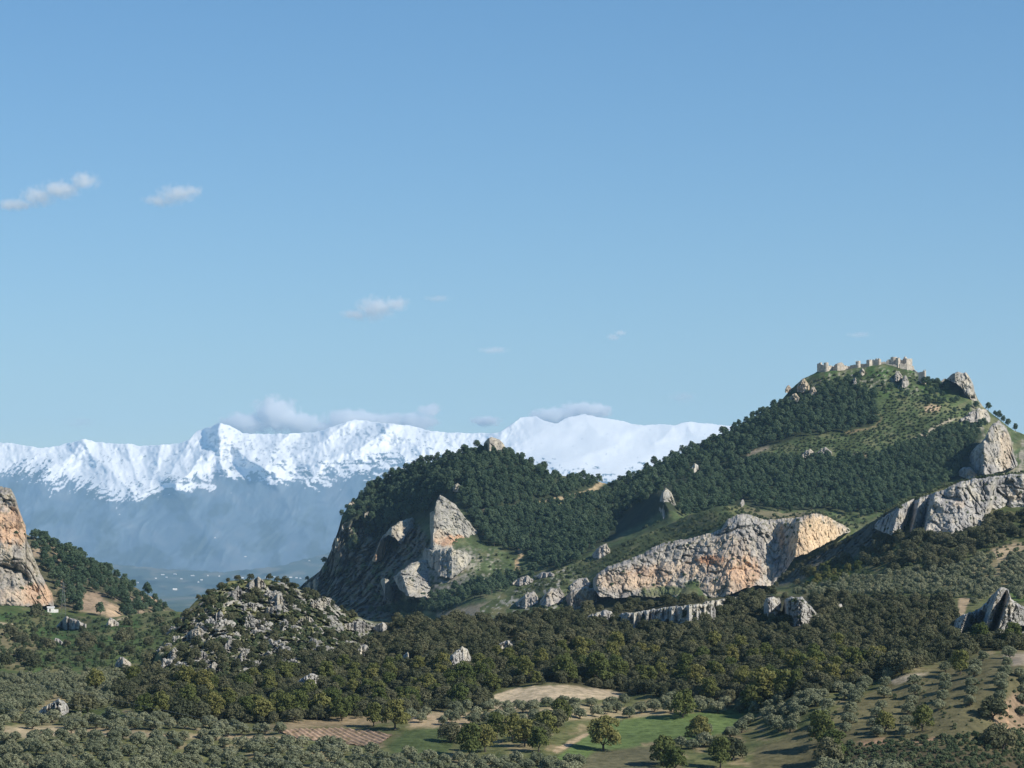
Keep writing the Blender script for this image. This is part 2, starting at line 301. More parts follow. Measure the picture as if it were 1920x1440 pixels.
# left hill with pines
LH_TOP = [(-320, 985), (40, 998), (60, 1006), (92, 1012), (130, 1028), (165, 1048), (200, 1068), (235, 1092), (265, 1108), (290, 1122), (312, 1136), (330, 1146), (360, 1158), (420, 1175)]
left_hill = Sheet('left_hill', -320, 420, 3, 70, LH_TOP, [(-320, 1185), (420, 1190)], RBF([(-320, 1185, 1780), (420, 1190, 1850), (0, 1000, 2010), (100, 1012, 2020), (200, 1068, 2000), (330, 1146, 1960), (100, 1100, 1900), (200, 1130, 1880), (420, 1175, 1900)]), [14, 5], [70, 20], M_hill,
    lambda x, y, P: paint(lerp(np.zeros(x.shape + (3,)) + np.array((0.10, 0.10, 0.06)), (0.27, 0.21, 0.15), sstep(0.0, 0.35, fbm(x / 20, y / 14, 3.3, 4))), x, y,
        [([(160, 1108), (185, 1112), (200, 1130), (198, 1152), (150, 1150), (150, 1125)], (0.33, 0.25, 0.18), 4), ([(200, 1130), (225, 1138), (228, 1155), (200, 1157)], (0.40, 0.30, 0.21), 3), ([(282, 1112), (296, 1122), (298, 1128), (280, 1124)], (0.42, 0.30, 0.21), 3), ([(60, 1025), (85, 1028), (80, 1045), (62, 1042)], (0.38, 0.30, 0.22), 4), ([(60, 1140), (120, 1142), (160, 1150), (200, 1160), (60, 1160)], GRASS, 6)]), jag=3, skirt=-120)
# left valley meadow
VAL = Sheet('left_valley', -320, 440, 3, 80, [(-320, 1128), (40, 1136), (95, 1146), (150, 1156), (200, 1160), (250, 1152), (300, 1146), (330, 1146), (360, 1150), (440, 1160)], [(-320, 1310), (440, 1310)],
    RBF([(-320, 1310, 1160), (440, 1310, 1170), (0, 1250, 1270), (200, 1250, 1280), (0, 1200, 1420), (200, 1200, 1440), (350, 1200, 1450), (-320, 1128, 1760), (100, 1146, 1780), (250, 1150, 1700), (330, 1146, 1650), (440, 1160, 1650)]), [10, 4], [60, 18], M_hill,
    lambda x, y, P: paint(lerp(lerp(np.zeros(x.shape + (3,)) + np.array(GRASS), (0.06, 0.11, 0.035), sstep(0.0, 0.3, fbm(x / 40, y / 14, 3.3, 4))), DRY, sstep(0.05, 0.3, fbm(x / 45, y / 16, 8.1, 4))), x, y,
        [([(-320, 1170), (28, 1168), (50, 1185), (75, 1215), (60, 1250), (-320, 1255)], (0.17, 0.15, 0.085), 8), ([(-320, 1166), (0, 1168), (28, 1169), (28, 1172), (-320, 1173)], SAND, 1.5), ([(215, 1161), (240, 1156), (246, 1158), (220, 1164)], SAND, 1.5), ([(70, 1150), (92, 1150), (95, 1154), (70, 1153)], SOIL, 1.5), ([(260, 1146), (320, 1142), (330, 1175), (270, 1178)], (0.15, 0.16, 0.075), 6)]), jag=2, skirt=-100)

# castle hill and the peaked hill before it
G_TOP = [(540, 1116), (566, 1097), (580, 1086), (600, 1070), (612, 1050), (622, 1028), (633, 998), (642, 966), (662, 940), (690, 916), (715, 900), (745, 886), (780, 877), (830, 860), (870, 846), (905, 836), (930, 838), (950, 848), (985, 862), (1010, 876), (1040, 892), (1075, 894), (1110, 898), (1140, 908), (1180, 896),
         (1240, 866), (1300, 840), (1360, 812), (1420, 777), (1460, 755), (1485, 728), (1505, 710), (1522, 702), (1532, 697), (1545, 697), (1580, 694), (1610, 690), (1640, 685), (1665, 682), (1690, 688), (1712, 696), (1735, 712), (1760, 716), (1780, 714), (1800, 714), (1824, 726), (1833, 748), (1845, 764), (1865, 780), (1890, 800), (1905, 808), (1920, 815), (2250, 850)]
G_Y = RBF([(540, 1170, 2720), (566, 1097, 2745), (600, 1100, 2700), (600, 1070, 2725), (640, 1045, 2690), (690, 1045, 2665), (680, 970, 2700), (640, 1000, 2702), (650, 1110, 2640), (700, 1130, 2540), (740, 1140, 2470), (620, 1030, 2706), (642, 966, 2716), (700, 1000, 2700), (650, 1075, 2672), (720, 1060, 2600),
    (925, 836, 2680), (830, 860, 2700), (745, 886, 2740), (690, 916, 2750), (850, 900, 2610), (950, 900, 2590), (1000, 905, 2610), (1080, 895, 2700), (1135, 908, 2760), (770, 930, 2680), (745, 985, 2660),
    (800, 985, 2570), (812, 1000, 2500), (900, 1010, 2480), (780, 1040, 2530), (790, 1060, 2460), (740, 1100, 2470), (820, 1080, 2400), (850, 1110, 2360), (960, 1100, 2350), (930, 1050, 2430), (980, 1030, 2460), (1000, 960, 2560),
    (1000, 1080, 2360), (1050, 1060, 2370), (1100, 950, 2600), (1150, 925, 2690), (1100, 1010, 2450), (1150, 990, 2530), (1180, 968, 2530), (1230, 950, 2440), (1242, 940, 2390), (1246, 975, 2370), (1262, 940, 2410), (1310, 940, 2460), (1160, 1010, 2400), (1200, 995, 2390),
    (1545, 698, 2850), (1650, 684, 2850), (1735, 710, 2840), (1824, 735, 2830), (1920, 815, 2830), (2250, 850, 2830), (1180, 896, 2760), (1300, 840, 2790), (1420, 777, 2820), (1490, 728, 2845),
    (1600, 745, 2790), (1700, 745, 2780), (1780, 760, 2770), (1500, 820, 2700), (1600, 850, 2650), (1750, 850, 2650), (1850, 850, 2660), (1350, 900, 2610), (1500, 930, 2510), (1650, 930, 2500), (1800, 930, 2510), (1920, 900, 2560),
    (1300, 970, 2400), (1500, 975, 2400), (1650, 1000, 2390), (1900, 1000, 2400), (1300, 1060, 2000), (1600, 1170, 2210), (960, 1170, 2000), (700, 1170, 2420), (2250, 1170, 2220), (1450, 800, 2750), (1250, 900, 2660)], 10)
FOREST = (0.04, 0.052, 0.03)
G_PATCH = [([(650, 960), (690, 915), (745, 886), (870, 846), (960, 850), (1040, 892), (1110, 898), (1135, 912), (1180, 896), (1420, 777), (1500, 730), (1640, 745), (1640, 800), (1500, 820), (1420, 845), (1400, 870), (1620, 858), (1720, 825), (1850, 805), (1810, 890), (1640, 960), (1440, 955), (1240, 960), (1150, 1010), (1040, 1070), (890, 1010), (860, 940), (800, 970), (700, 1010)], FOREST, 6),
    ([(1134, 898), (1142, 902), (1120, 918), (1090, 930), (1060, 940), (990, 950), (985, 945), (1050, 932), (1100, 920)], (0.36, 0.29, 0.19), 2), ([(1000, 942), (1060, 938), (1050, 948), (985, 950)], (0.22, 0.22, 0.10), 2),
    ([(1645, 798), (1655, 780), (1640, 800), (1590, 815), (1580, 812)], (0.27, 0.21, 0.13), 2), ([(1733, 762), (1748, 757), (1764, 763), (1760, 770), (1735, 774)], (0.5, 0.38, 0.26), 2), ([(1711, 822), (1740, 806), (1780, 786), (1800, 782), (1760, 800), (1735, 818)], (0.42, 0.37, 0.29), 2.5),
    ([(972, 1024), (984, 1022), (980, 1040), (972, 1052), (975, 1066), (970, 1078), (966, 1066), (966, 1052), (974, 1042)], (0.46, 0.34, 0.21), 1.5), ([(1590, 852), (1625, 848), (1630, 855), (1585, 860)], (0.3, 0.24, 0.16), 2), ([(905, 955), (925, 953), (925, 960), (908, 962)], (0.4, 0.32, 0.24), 2),
    ([(1400, 848), (1440, 836), (1440, 842), (1402, 856)], (0.34, 0.29, 0.22), 2), ([(820, 1150), (960, 1120), (1010, 1125), (1000, 1150), (820, 1165)], (0.33, 0.28, 0.2), 5)]
def g_col(x, y, P):
    f = fbm(x / 26, y / 18, 3.3, 4); c = lerp(np.zeros(x.shape + (3,)) + np.array((0.085, 0.120, 0.054)), (0.14, 0.15, 0.08), sstep(0.0, 0.3, f)); c = lerp(c, SCRUB, sstep(0.0, 0.3, -f))
    c = lerp(c, (0.06, 0.115, 0.035), sstep(760, 730, y) * sstep(1480, 1540, x) * sstep(-0.1, 0.3, fbm(x / 30, y / 20, 1.3, 3)))
    st = np.gradient(P[..., 1], axis=1) / (np.gradient(P[..., 0], axis=1) + 1e-6)
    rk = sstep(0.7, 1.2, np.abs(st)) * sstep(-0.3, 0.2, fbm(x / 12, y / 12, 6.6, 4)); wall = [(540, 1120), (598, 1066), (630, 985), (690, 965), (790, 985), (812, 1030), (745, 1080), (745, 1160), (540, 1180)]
    c = lerp(c, (0.17, 0.16, 0.14), sstep(-8, 8, sdist(wall, x, y)) * sstep(-0.35, 0.1, fbm(x / 10, y / 16, 2.6, 4)))  # gorge shade painted in: wall rock made darker than the sunlit rock
    c = lerp(c, (0.36, 0.33, 0.29), rk * 0.8 * sstep(8, -8, sdist(wall, x, y)) * sstep(1790, 1840, x))
    rub = sstep(0.15, 0.35, fbm(x / 5, y / 4, 7.6, 3)); zone = np.maximum(sstep(-10, 10, sdist([(1500, 715), (1545, 700), (1650, 690), (1712, 695), (1735, 720), (1720, 740), (1660, 730), (1560, 735)], x, y)), sstep(-10, 10, sdist([(830, 1030), (930, 1030), (960, 1100), (850, 1130), (760, 1120)], x, y)) * 0.8)
    c = lerp(c, (0.34, 0.32, 0.28), rub * zone); c = lerp(c, (0.33, 0.31, 0.275), .85 * sstep(-8, 8, sdist([(790, 1030), (880, 1028), (900, 1050), (880, 1085), (840, 1120), (760, 1122), (780, 1080)], x, y)) * sstep(-.2, .15, fbm(x / 7, y / 6, 4.6, 4)))
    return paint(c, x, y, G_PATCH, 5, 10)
def g_extra(PX, PY, P):
    wall = [(540, 1120), (598, 1066), (630, 985), (690, 965), (790, 985), (812, 1030), (745, 1080), (745, 1160), (540, 1180)]
    m = sstep(-12, 12, sdist(wall, PX, PY)); return -m * (22 * (ridged(P[..., 0] / 30, P[..., 1] / 60, P[..., 2] / 90, 4) - 0.7) + 15 * blocky(P, 20.0, 2.0) + 8 * blocky(P, 8.0, 1.8))
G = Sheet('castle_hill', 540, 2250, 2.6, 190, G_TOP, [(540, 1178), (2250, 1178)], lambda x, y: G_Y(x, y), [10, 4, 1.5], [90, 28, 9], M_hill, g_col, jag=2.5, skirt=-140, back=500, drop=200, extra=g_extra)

# the long cliff and its shoulder
H_TOP = [(900, 1140), (930, 1122), (960, 1098), (1000, 1082), (1060, 1062), (1110, 1042), (1150, 1024), (1200, 1004), (1240, 990), (1290, 966), (1340, 952), (1390, 944), (1430, 957), (1470, 962), (1500, 960), (1545, 959), (1575, 976), (1590, 986), (1640, 1000), (1700, 1020)]
H_Y = RBF([(900, 1170, 1960), (1700, 1170, 1960), (900, 1140, 2010), (1000, 1082, 2120), (1110, 1042, 2180), (1240, 990, 2230), (1390, 944, 2240), (1500, 960, 2180), (1545, 959, 2140), (1590, 986, 2130), (1700, 1020, 2130), (1120, 1120, 2010), (1130, 1070, 2060), (1240, 1025, 2080), (1300, 1005, 2080), (1370, 970, 2080), (1440, 1100, 2010), (1300, 1100, 2010), (1440, 1000, 2080), (1030, 1110, 2010), (1060, 1130, 1990)])
def h_col(x, y, P):
    f = fbm(x / 22, y / 14, 2.3, 4); c = lerp(np.zeros(x.shape + (3,)) + np.array((0.078, 0.102, 0.042)), (0.15, 0.15, 0.075), sstep(0.0, 0.3, f)); c = lerp(c, SCRUB, sstep(0, 0.3, -f))
    c = lerp(c, ROCK, sstep(0.12, 0.3, fbm(x / 9, y / 6, 7.3, 4)) * sstep(1110, 1040, x) * 0.8)
    return paint(c, x, y, [([(1380, 950), (1440, 955), (1540, 960), (1540, 975), (1480, 985), (1440, 975)], (0.2, 0.18, 0.11), 6), ([(1195, 1105), (1260, 1080), (1330, 1078), (1322, 1092), (1250, 1108), (1210, 1115)], (0.09, 0.13, 0.045), 4), ([(1210, 1112), (1300, 1106), (1310, 1122), (1190, 1126)], (0.3, 0.26, 0.19), 4)])
H = Sheet('cliff_hill', 900, 1700, 2.6, 90, H_TOP, [(900, 1180), (1700, 1180)], lambda x, y: H_Y(x, y), [7, 3], [60, 18], M_hill, h_col, jag=3, skirt=-130, back=250, drop=90)

# right cliff slope with terraces
I_TOP = [(1400, 1124), (1432, 1112), (1452, 1096), (1500, 1060), (1560, 1024), (1620, 988), (1680, 949), (1740, 926), (1800, 902), (1860, 894), (1920, 886), (2250, 882)]
I_Y = RBF([(1400, 1124, 1790), (1452, 1096, 1790), (1500, 1060, 1775), (1560, 1024, 1750), (1620, 988, 1720), (1680, 949, 1665), (1740, 926, 1690), (1860, 894, 1700), (2250, 882, 1700), (1480, 1090, 1745), (1560, 1058, 1690), (1640, 1022, 1640), (1690, 1003, 1600), (1690, 1030, 1560), (1750, 1005, 1580), (1900, 970, 1600), (2250, 960, 1600),
    (1560, 1090, 1560), (1700, 1070, 1500), (1900, 1040, 1490), (2250, 1040, 1480), (1450, 1115, 1560), (1400, 1150, 1400), (1600, 1150, 1340), (2250, 1150, 1330), (1800, 1100, 1420)], 8)
def i_col(x, y, P):
    f = fbm(x / 22, y / 12, 2.9, 4); c = lerp(np.zeros(x.shape + (3,)) + np.array((0.085, 0.105, 0.042)), (0.17, 0.155, 0.085), sstep(0.0, 0.3, f)); c = lerp(c, SCRUB, sstep(0, 0.3, -f))
    c = paint(c, x, y, [([(1440, 1105), (1500, 1060), (1620, 988), (1680, 949), (1700, 1000), (1640, 1026), (1560, 1062), (1480, 1095)], (0.10, 0.10, 0.08), 4), ([(1862, 1030), (1900, 1018), (2250, 1012), (2250, 1028), (1905, 1032), (1880, 1055), (1870, 1085), (1862, 1085), (1858, 1060)], (0.42, 0.33, 0.22), 3), ([(1820, 1060), (1850, 1040), (1870, 1050), (2250, 1030), (2250, 1100), (1820, 1098)], (0.27, 0.23, 0.14), 6), ([(1520, 1078), (1560, 1055), (1600, 1062), (1590, 1100), (1500, 1105)], (0.07, 0.13, 0.035), 6)])  # first patch: shade of the left-facing slab put into its colour
    return c
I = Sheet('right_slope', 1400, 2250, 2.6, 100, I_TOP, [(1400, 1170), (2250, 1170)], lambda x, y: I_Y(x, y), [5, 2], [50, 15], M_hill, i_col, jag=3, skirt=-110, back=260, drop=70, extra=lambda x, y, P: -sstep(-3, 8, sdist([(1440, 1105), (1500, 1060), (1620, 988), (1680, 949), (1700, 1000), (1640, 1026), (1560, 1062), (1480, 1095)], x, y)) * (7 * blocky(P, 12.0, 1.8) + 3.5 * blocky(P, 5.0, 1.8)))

# foreground: groves, fields, oak plateau, rocky knoll
J_TOP = [(-340, 1264), (0, 1267), (100, 1270), (180, 1264), (240, 1254), (282, 1240), (298, 1215), (318, 1186), (335, 1163), (350, 1143), (370, 1124), (400, 1106), (430, 1092), (470, 1085), (500, 1084), (545, 1098), (600, 1124), (640, 1144), (690, 1162), (760, 1170), (860, 1164), (960, 1156), (1060, 1156), (1150, 1138), (1250, 1126), (1350, 1120), (1440, 1116), (1560, 1120), (1700, 1122), (1800, 1122), (1890, 1112), (2260, 1112)]
J_Y = RBF([(-340, 1510, 765), (400, 1510, 765), (960, 1510, 765), (1500, 1510, 765), (2260, 1510, 765), (0, 1440, 800), (480, 1440, 800), (960, 1440, 800), (1440, 1440, 800), (1920, 1440, 795), (0, 1340, 880), (250, 1340, 880), (530, 1365, 862), (530, 1402, 828), (740, 1402, 828), (730, 1372, 862), (1040, 1420, 815), (1400, 1330, 905), (1100, 1370, 868),
    (915, 1325, 915), (1040, 1285, 945), (1170, 1300, 950), (1500, 1400, 822), (1500, 1300, 880), (1700, 1330, 845), (1850, 1240, 885), (1700, 1240, 905), (1900, 1340, 832), (1920, 1240, 880), (300, 1290, 950), (500, 1270, 985), (800, 1280, 965), (1200, 1260, 985), (1500, 1240, 950),
    (480, 1180, 1080), (440, 1092, 1150), (540, 1098, 1160), (350, 1200, 1060), (400, 1110, 1130), (620, 1140, 1150), (305, 1235, 1020), (280, 1245, 1065), (245, 1258, 1090), (200, 1285, 1010), (318, 1186, 1090), (340, 1170, 1090), (800, 1210, 1060), (1000, 1205, 1060), (1300, 1195, 1050), (1600, 1180, 1050), (1800, 1200, 970),
    (700, 1164, 1190), (960, 1158, 1200), (1200, 1132, 1220), (1440, 1116, 1230), (1700, 1122, 1200), (1900, 1113, 1190), (0, 1267, 1140), (150, 1268, 1130), (120, 1300, 980)], 12)
KNOLL = [(300, 1215), (335, 1165), (400, 1106), (470, 1085), (545, 1098), (640, 1144), (720, 1175), (700, 1215), (640, 1230), (560, 1250), (450, 1270), (340, 1275), (300, 1250)]
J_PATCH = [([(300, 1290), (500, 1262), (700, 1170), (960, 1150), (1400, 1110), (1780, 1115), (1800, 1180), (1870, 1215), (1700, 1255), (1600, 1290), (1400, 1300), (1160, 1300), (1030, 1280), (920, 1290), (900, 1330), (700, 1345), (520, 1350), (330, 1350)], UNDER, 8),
    ([(915, 1330), (916, 1308), (950, 1294), (1000, 1286), (1060, 1285), (1130, 1292), (1175, 1302), (1140, 1312), (1060, 1310), (990, 1318), (960, 1335)], SAND, 2), ([(1000, 1330), (1100, 1320), (1200, 1330), (1300, 1328), (1300, 1340), (1080, 1350), (900, 1352), (760, 1350), (760, 1342)], (0.36, 0.30, 0.19), 4),
    ([(760, 1340), (830, 1336), (900, 1345), (870, 1372), (770, 1362)], (0.38, 0.30, 0.2), 5), ([(1040, 1420), (1080, 1395), (1110, 1360), (1200, 1345), (1300, 1335), (1400, 1330), (1420, 1345), (1380, 1370), (1290, 1390), (1200, 1400), (1140, 1410), (1100, 1425), (1050, 1430)], MEADOW, 3),
    ([(1300, 1316), (1400, 1314), (1400, 1319), (1300, 1322)], SOIL, 2), ([(1035, 1408), (1060, 1392), (1100, 1374), (1104, 1378), (1070, 1398), (1045, 1412)], SOIL, 2), ([(1200, 1393), (1250, 1390), (1250, 1395), (1205, 1398)], (0.3, 0.25, 0.15), 2),
    ([(725, 1400), (760, 1370), (840, 1362), (850, 1395), (830, 1415), (740, 1412)], (0.082, 0.112, 0.045), 4), ([(1110, 1410), (1200, 1400), (1250, 1400), (1220, 1450), (1080, 1450)], (0.13, 0.125, 0.075), 5),
    ([(1480, 1380), (1700, 1262), (1800, 1235), (1920, 1220), (2260, 1220), (2260, 1450), (1400, 1450), (1420, 1400)], (0.135, 0.125, 0.068), 6), ([(1660, 1278), (1700, 1264), (1740, 1262), (1720, 1272), (1680, 1284)], (0.36, 0.31, 0.24), 3), ([(1880, 1228), (1940, 1222), (2260, 1222), (2260, 1250), (1900, 1248), (1880, 1238)], (0.33, 0.28, 0.22), 4),
    ([(1855, 1340), (1900, 1300), (2260, 1290), (2260, 1370), (1870, 1370)], (0.26, 0.19, 0.13), 8), ([(1610, 1390), (1660, 1384), (1660, 1396), (1615, 1402)], RED, 5), ([(1700, 1392), (1760, 1382), (1755, 1394), (1710, 1398)], RED, 4), ([(1580, 1422), (1640, 1424), (1640, 1434), (1585, 1432)], RED, 4), ([(1560, 1400), (1900, 1400), (1960, 1460), (1560, 1460)], (0.095, 0.082, 0.05), 8),
    ([(1888, 1322), (1892, 1322), (1890, 1400), (1886, 1400)], (0.40, 0.26, 0.17), 1), ([(1798, 1112), (1826, 1112), (1806, 1154), (1796, 1154)], (0.42, 0.32, 0.21), 2), ([(1894, 1111), (2260, 1111), (2260, 1130), (1900, 1130)], (0.10, 0.15, 0.04), 2),
    ([(0, 1362), (110, 1360), (160, 1372), (60, 1384), (-340, 1384)], (0.40, 0.33, 0.22), 5), ([(120, 1363), (240, 1368), (330, 1376), (560, 1380), (560, 1388), (300, 1384), (140, 1380)], (0.36, 0.29, 0.19), 4), ([(-340, 1420), (40, 1424), (60, 1436), (-340, 1440)], (0.30, 0.25, 0.15), 5), ([(130, 1330), (220, 1330), (240, 1345), (140, 1345)], GRASS, 5),
    ([(-340, 1285), (120, 1285), (130, 1330), (-340, 1335)], (0.30, 0.25, 0.14), 8), ([(560, 1152), (640, 1144), (690, 1165), (660, 1176), (600, 1160)], (0.14, 0.155, 0.06), 6), ([(500, 1362), (560, 1350), (700, 1340), (720, 1350), (700, 1360), (540, 1366)], (0.28, 0.22, 0.14), 5)]
def j_col(x, y, P):
    f = fbm(x / 40, y / 16, 2.9, 4); c = lerp(np.zeros(x.shape + (3,)) + np.array((0.13, 0.14, 0.062)), (0.25, 0.21, 0.125), sstep(0.05, 0.35, f)); c = lerp(c, (0.07, 0.09, 0.04), sstep(0.05, 0.35, -f))
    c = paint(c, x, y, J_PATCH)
    k = sstep(-6, 10, sdist(KNOLL, x, y)); g2 = lerp(np.zeros(x.shape + (3,)) + np.array((0.105, 0.115, 0.055)), (0.16, 0.16, 0.07), sstep(0, 0.3, f))
    c = c * (1 - k[..., None]) + g2 * k[..., None]
    return lerp(c, (0.36, 0.345, 0.315), k * sstep(-0.04, 0.1, fbm(x / 11, y / 8, 6.2, 4, 0.6) + .55 * fbm(x / 48, y / 26, 2.2, 2) - .10 * sstep(1150, 1230, y)))
def j_extra(PX, PY, P):
    k = sstep(-6, 10, sdist(KNOLL, PX, PY)); return -k * (8 * (ridged(P[..., 0] / 11, P[..., 1] / 14, P[..., 2] / 11, 4, 0.6) - 0.72) + 8 * blocky(P, 8.0, 1.4) + 4 * blocky(P, 3.0, 1.3))
J_TOP = [(a, b) if not 345 < a < 700 else (a, b + d) for (a, b), d in zip(J_TOP, [0] * 9 + [2, -1, 3, -3, 1, 2, -2, 3, -2, 2] + [0] * 99)]
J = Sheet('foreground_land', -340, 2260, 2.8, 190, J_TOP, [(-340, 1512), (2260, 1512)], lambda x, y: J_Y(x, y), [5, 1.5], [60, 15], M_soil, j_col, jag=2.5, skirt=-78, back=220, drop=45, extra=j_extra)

# ploughed field: a furrowed sheet lying on the land
def ploughed():
    top = pl([(522, 1372), (560, 1367), (640, 1366), (690, 1370), (735, 1378)]); bot = pl([(522, 1373), (560, 1386), (640, 1394), (702, 1403), (735, 1380)])
    px = np.linspace(522, 735, 320); t = np.linspace(0, 1, 60)[:, None]; PX = np.broadcast_to(px, (60, 320)); PY = bot(px) + (top(px) - bot(px)) * t
    Yv = J.depth(PX, PY); P = W(PX, PY, Yv); wv = 0.5 + 0.5 * np.sin((P[..., 0] * 0.95 + P[..., 1] * 0.30) * 2 * math.pi / 2.0)
    P[..., 2] += 0.05 + 0.34 * wv + 0.2 * fbm(P[..., 0] / 2, P[..., 1] / 2, 0.4, 2)
    c = lerp(np.zeros(PX.shape + (3,)) + np.array((0.36, 0.245, 0.17)), (0.44, 0.32, 0.23), wv)
    c = lerp(c, (0.25, 0.19, 0.11), sstep(0.1, 0.4, fbm(PX / 14, PY / 6, 3.9, 3)))
    o = mesh_np('ploughed_field', P, grid_faces(320, 60), M_soil, c, smooth=True); o['kind'] = 'structure'
ploughed()

# ------------------------------------------------------------------ rocks
ROCKS = []; FACE = []
def rock(name, label, top, bot, host=None, Y=None, off=6.0, T=10.0, gy=0.0, slant=0.0, amp=(3.5, 1.3, 0.5), scl=(16, 6, 2.2), jag=4.5, step=1.5, edge=5.0, stain=(), base=ROCK, turn=0.0, lean=.45, mat=None, cat='rock outcrop', group=None, thick=None, seed=0.0, vs=1.4):
    """one outcrop: outline (top, bottom), the distance along it, a rounded rim, ridged relief and a back of its own"""
    x0 = max(top[0][0], bot[0][0]); x1 = min(top[-1][0], bot[-1][0]); n = max(8, int((x1 - x0) / step)); px = np.linspace(x0, x1, n)
    vs = 1.0 if mat is M_rock_near else vs
    jag = jag * min(1.0, max(.7, (x1 - x0) / 60)); tp = pl(top)(px) + jag * fbm(px / 9, seed + x0 * 0.37, 0.5, 4, 0.7); bt = pl(bot)(px) + jag * fbm(px / 9, seed + x0 * 0.77, 3.5, 3); tp = np.minimum(tp, bt - 0.8)
    nv = max(8, int((bt - tp).max() / step)); t = np.linspace(0, 1, nv)[:, None]; PX = np.broadcast_to(px, (nv, n)).copy(); PY = bt + (tp - bt) * t
    cy = (tp.min() + bt.max()) / 2; edge = min(edge, .14 * min(x1 - x0, (bt - tp).max())) + .5
    if Y is None:
        yb = host.depth(PX, np.maximum(np.minimum(bt, host.bot.max() - 2), np.interp(PX, host.px, host.top) + 1)); yh = host.depth(PX, np.maximum(PY, np.interp(PX, host.px, host.top) + 1))
        Yv = np.minimum(yh, yb + lean * (bt - PY) * yb / F) - off * .6
    else: Yv = pl(Y)(PX + slant * (PY - cy)) - off
    Yv = Yv + gy * (cy - PY) + turn * (PX - x0)
    d = np.minimum(np.minimum(PX - x0, x1 - PX) * 1.3, PY - tp); q = np.clip(d / edge, 0, 1); rim = 1 - np.sqrt(np.clip(1 - (1 - q) ** 2, 0, 1))
    P = W(PX, PY, Yv); dn = 0
    for a, k, g in zip(amp, scl, (0.5, 0.55, 0.6)): dn = dn - 2 * a * (ridged(P[..., 0] / k + seed, P[..., 1] / k, P[..., 2] / (k * vs), 3, g) - 0.74)
    k1 = .35 + .65 * sstep(-.25, .3, fbm(P[..., 0] / 30 + seed, P[..., 1] / 30, P[..., 2] / 30, 3)); k2 = .25 + .75 * sstep(-.2, .3, fbm(P[..., 0] / 22 + seed, P[..., 1] / 22, P[..., 2] / 30 + 4.4, 3))
    dn = dn - amp[0] * .9 * k1 * blocky(P, scl[0] * 1.1, vs * 1.1, seed) - amp[1] * 1.1 * k2 * blocky(P, scl[1] * 1.2, vs * 1.6, seed + 3) - amp[2] * 1.2 * k1 * blocky(P, scl[2] * 1.6, vs * 1.3, seed + 5)
    dn = dn + amp[0] * 1.5 * fbm(P[..., 0] / (scl[0] * 2) + seed, P[..., 1] / (scl[0] * 2), P[..., 2] / (scl[0] * 2.4), 2)
    back = Yv + T * 1.0 + (thick or T) * (1 - rim)
    Yf = Yv + T * rim + dn; Yf = np.minimum(Yf, back - 0.3)
    Pf, Pb = W(PX, PY, Yf), W(PX, PY, back)
    c = np.zeros(PX.shape + (3,)) + np.array(base)
    st = fbm(PX / 16 + seed, PY / 26, 4.4, 4); c = lerp(c, (base[0] * 1.15, base[1] * 1.1, base[2] * 1.0), sstep(0, 0.3, st)); c = lerp(c, (base[0] * .8, base[1] * .8, base[2] * .82), sstep(0, 0.3, -st))
    for (sx, sy, rx, ry, col, k) in stain:
        e = ((PX - sx) / rx) ** 2 + ((PY - sy) / ry) ** 2; c = lerp(c, col, k * sstep(1.3, 0.3, e + 1.1 * fbm(PX / 7, PY / 18, 3.9 + sx, 4, 0.6)))
    gr = sstep(0.1, 0.3, fbm(PX / 6, PY / 4, 8.8 + seed, 3)) * sstep(0.55, 0.95, 1 - (PY - tp) / (bt - tp + 1e-6)); c = lerp(c, (0.12, 0.12, 0.06), 0.7 * gr)
    if cat in ('cliff', 'crag') or x1 - x0 > 70:
        sk = fbm(PX / 4.5 + 3 * fbm(PX / 30, PY / 30, seed), PY / 45, 1.7 + seed, 4, .6); c = c * (1 - .42 * sstep(.05, .4, sk) * sstep(-.2, .2, fbm(PX / 40, PY / 30, 5.5 + seed, 2)))[..., None]
        c = lerp(c, (0.10, 0.105, 0.06), .75 * sstep(.22, .4, fbm(PX / 7, PY / 5, 2.8 + seed, 4, .6)))
        r_ = np.random.RandomState(abs(int(x0)) + 7); m = int((x1 - x0) * (bt - tp).mean() / 260); jj = (nv * r_.uniform(.15, .97, m)).astype(int); ii = r_.randint(2, n - 2, m)
        ok = fbm(PX[jj, ii] / 26, PY[jj, ii] / 14, 7.1 + seed, 3) > .02; FACE.append((PX[jj, ii][ok], PY[jj, ii][ok], Pf[jj, ii][ok]))
    V = np.concatenate([Pf.reshape(-1, 3), Pb.reshape(-1, 3)]); N = n * nv
    rim_i = np.concatenate([np.arange(n), np.arange(1, nv) * n + n - 1, (nv - 1) * n + np.arange(n - 2, -1, -1), np.arange(nv - 2, 0, -1) * n]); nx = np.roll(rim_i, -1)
    side = np.stack([rim_i, rim_i + N, nx + N, nx], -1)
    o = mesh_np(name, V, np.concatenate([grid_faces(n, nv), grid_faces(n, nv, N, True), side]), mat or M_rock, np.concatenate([c.reshape(-1, 3)] * 2))
    # origin at the foot
    o_c = Pf[0].mean(0); o.data.transform(Matrix.Translation(-Vector(o_c))); o.location = o_c
    tag(o, label, cat, group); ROCKS.append((list(top) + list(bot)[::-1], name)); return o
O1 = (0.53, 0.36, 0.24); O2 = (0.50, 0.40, 0.30)
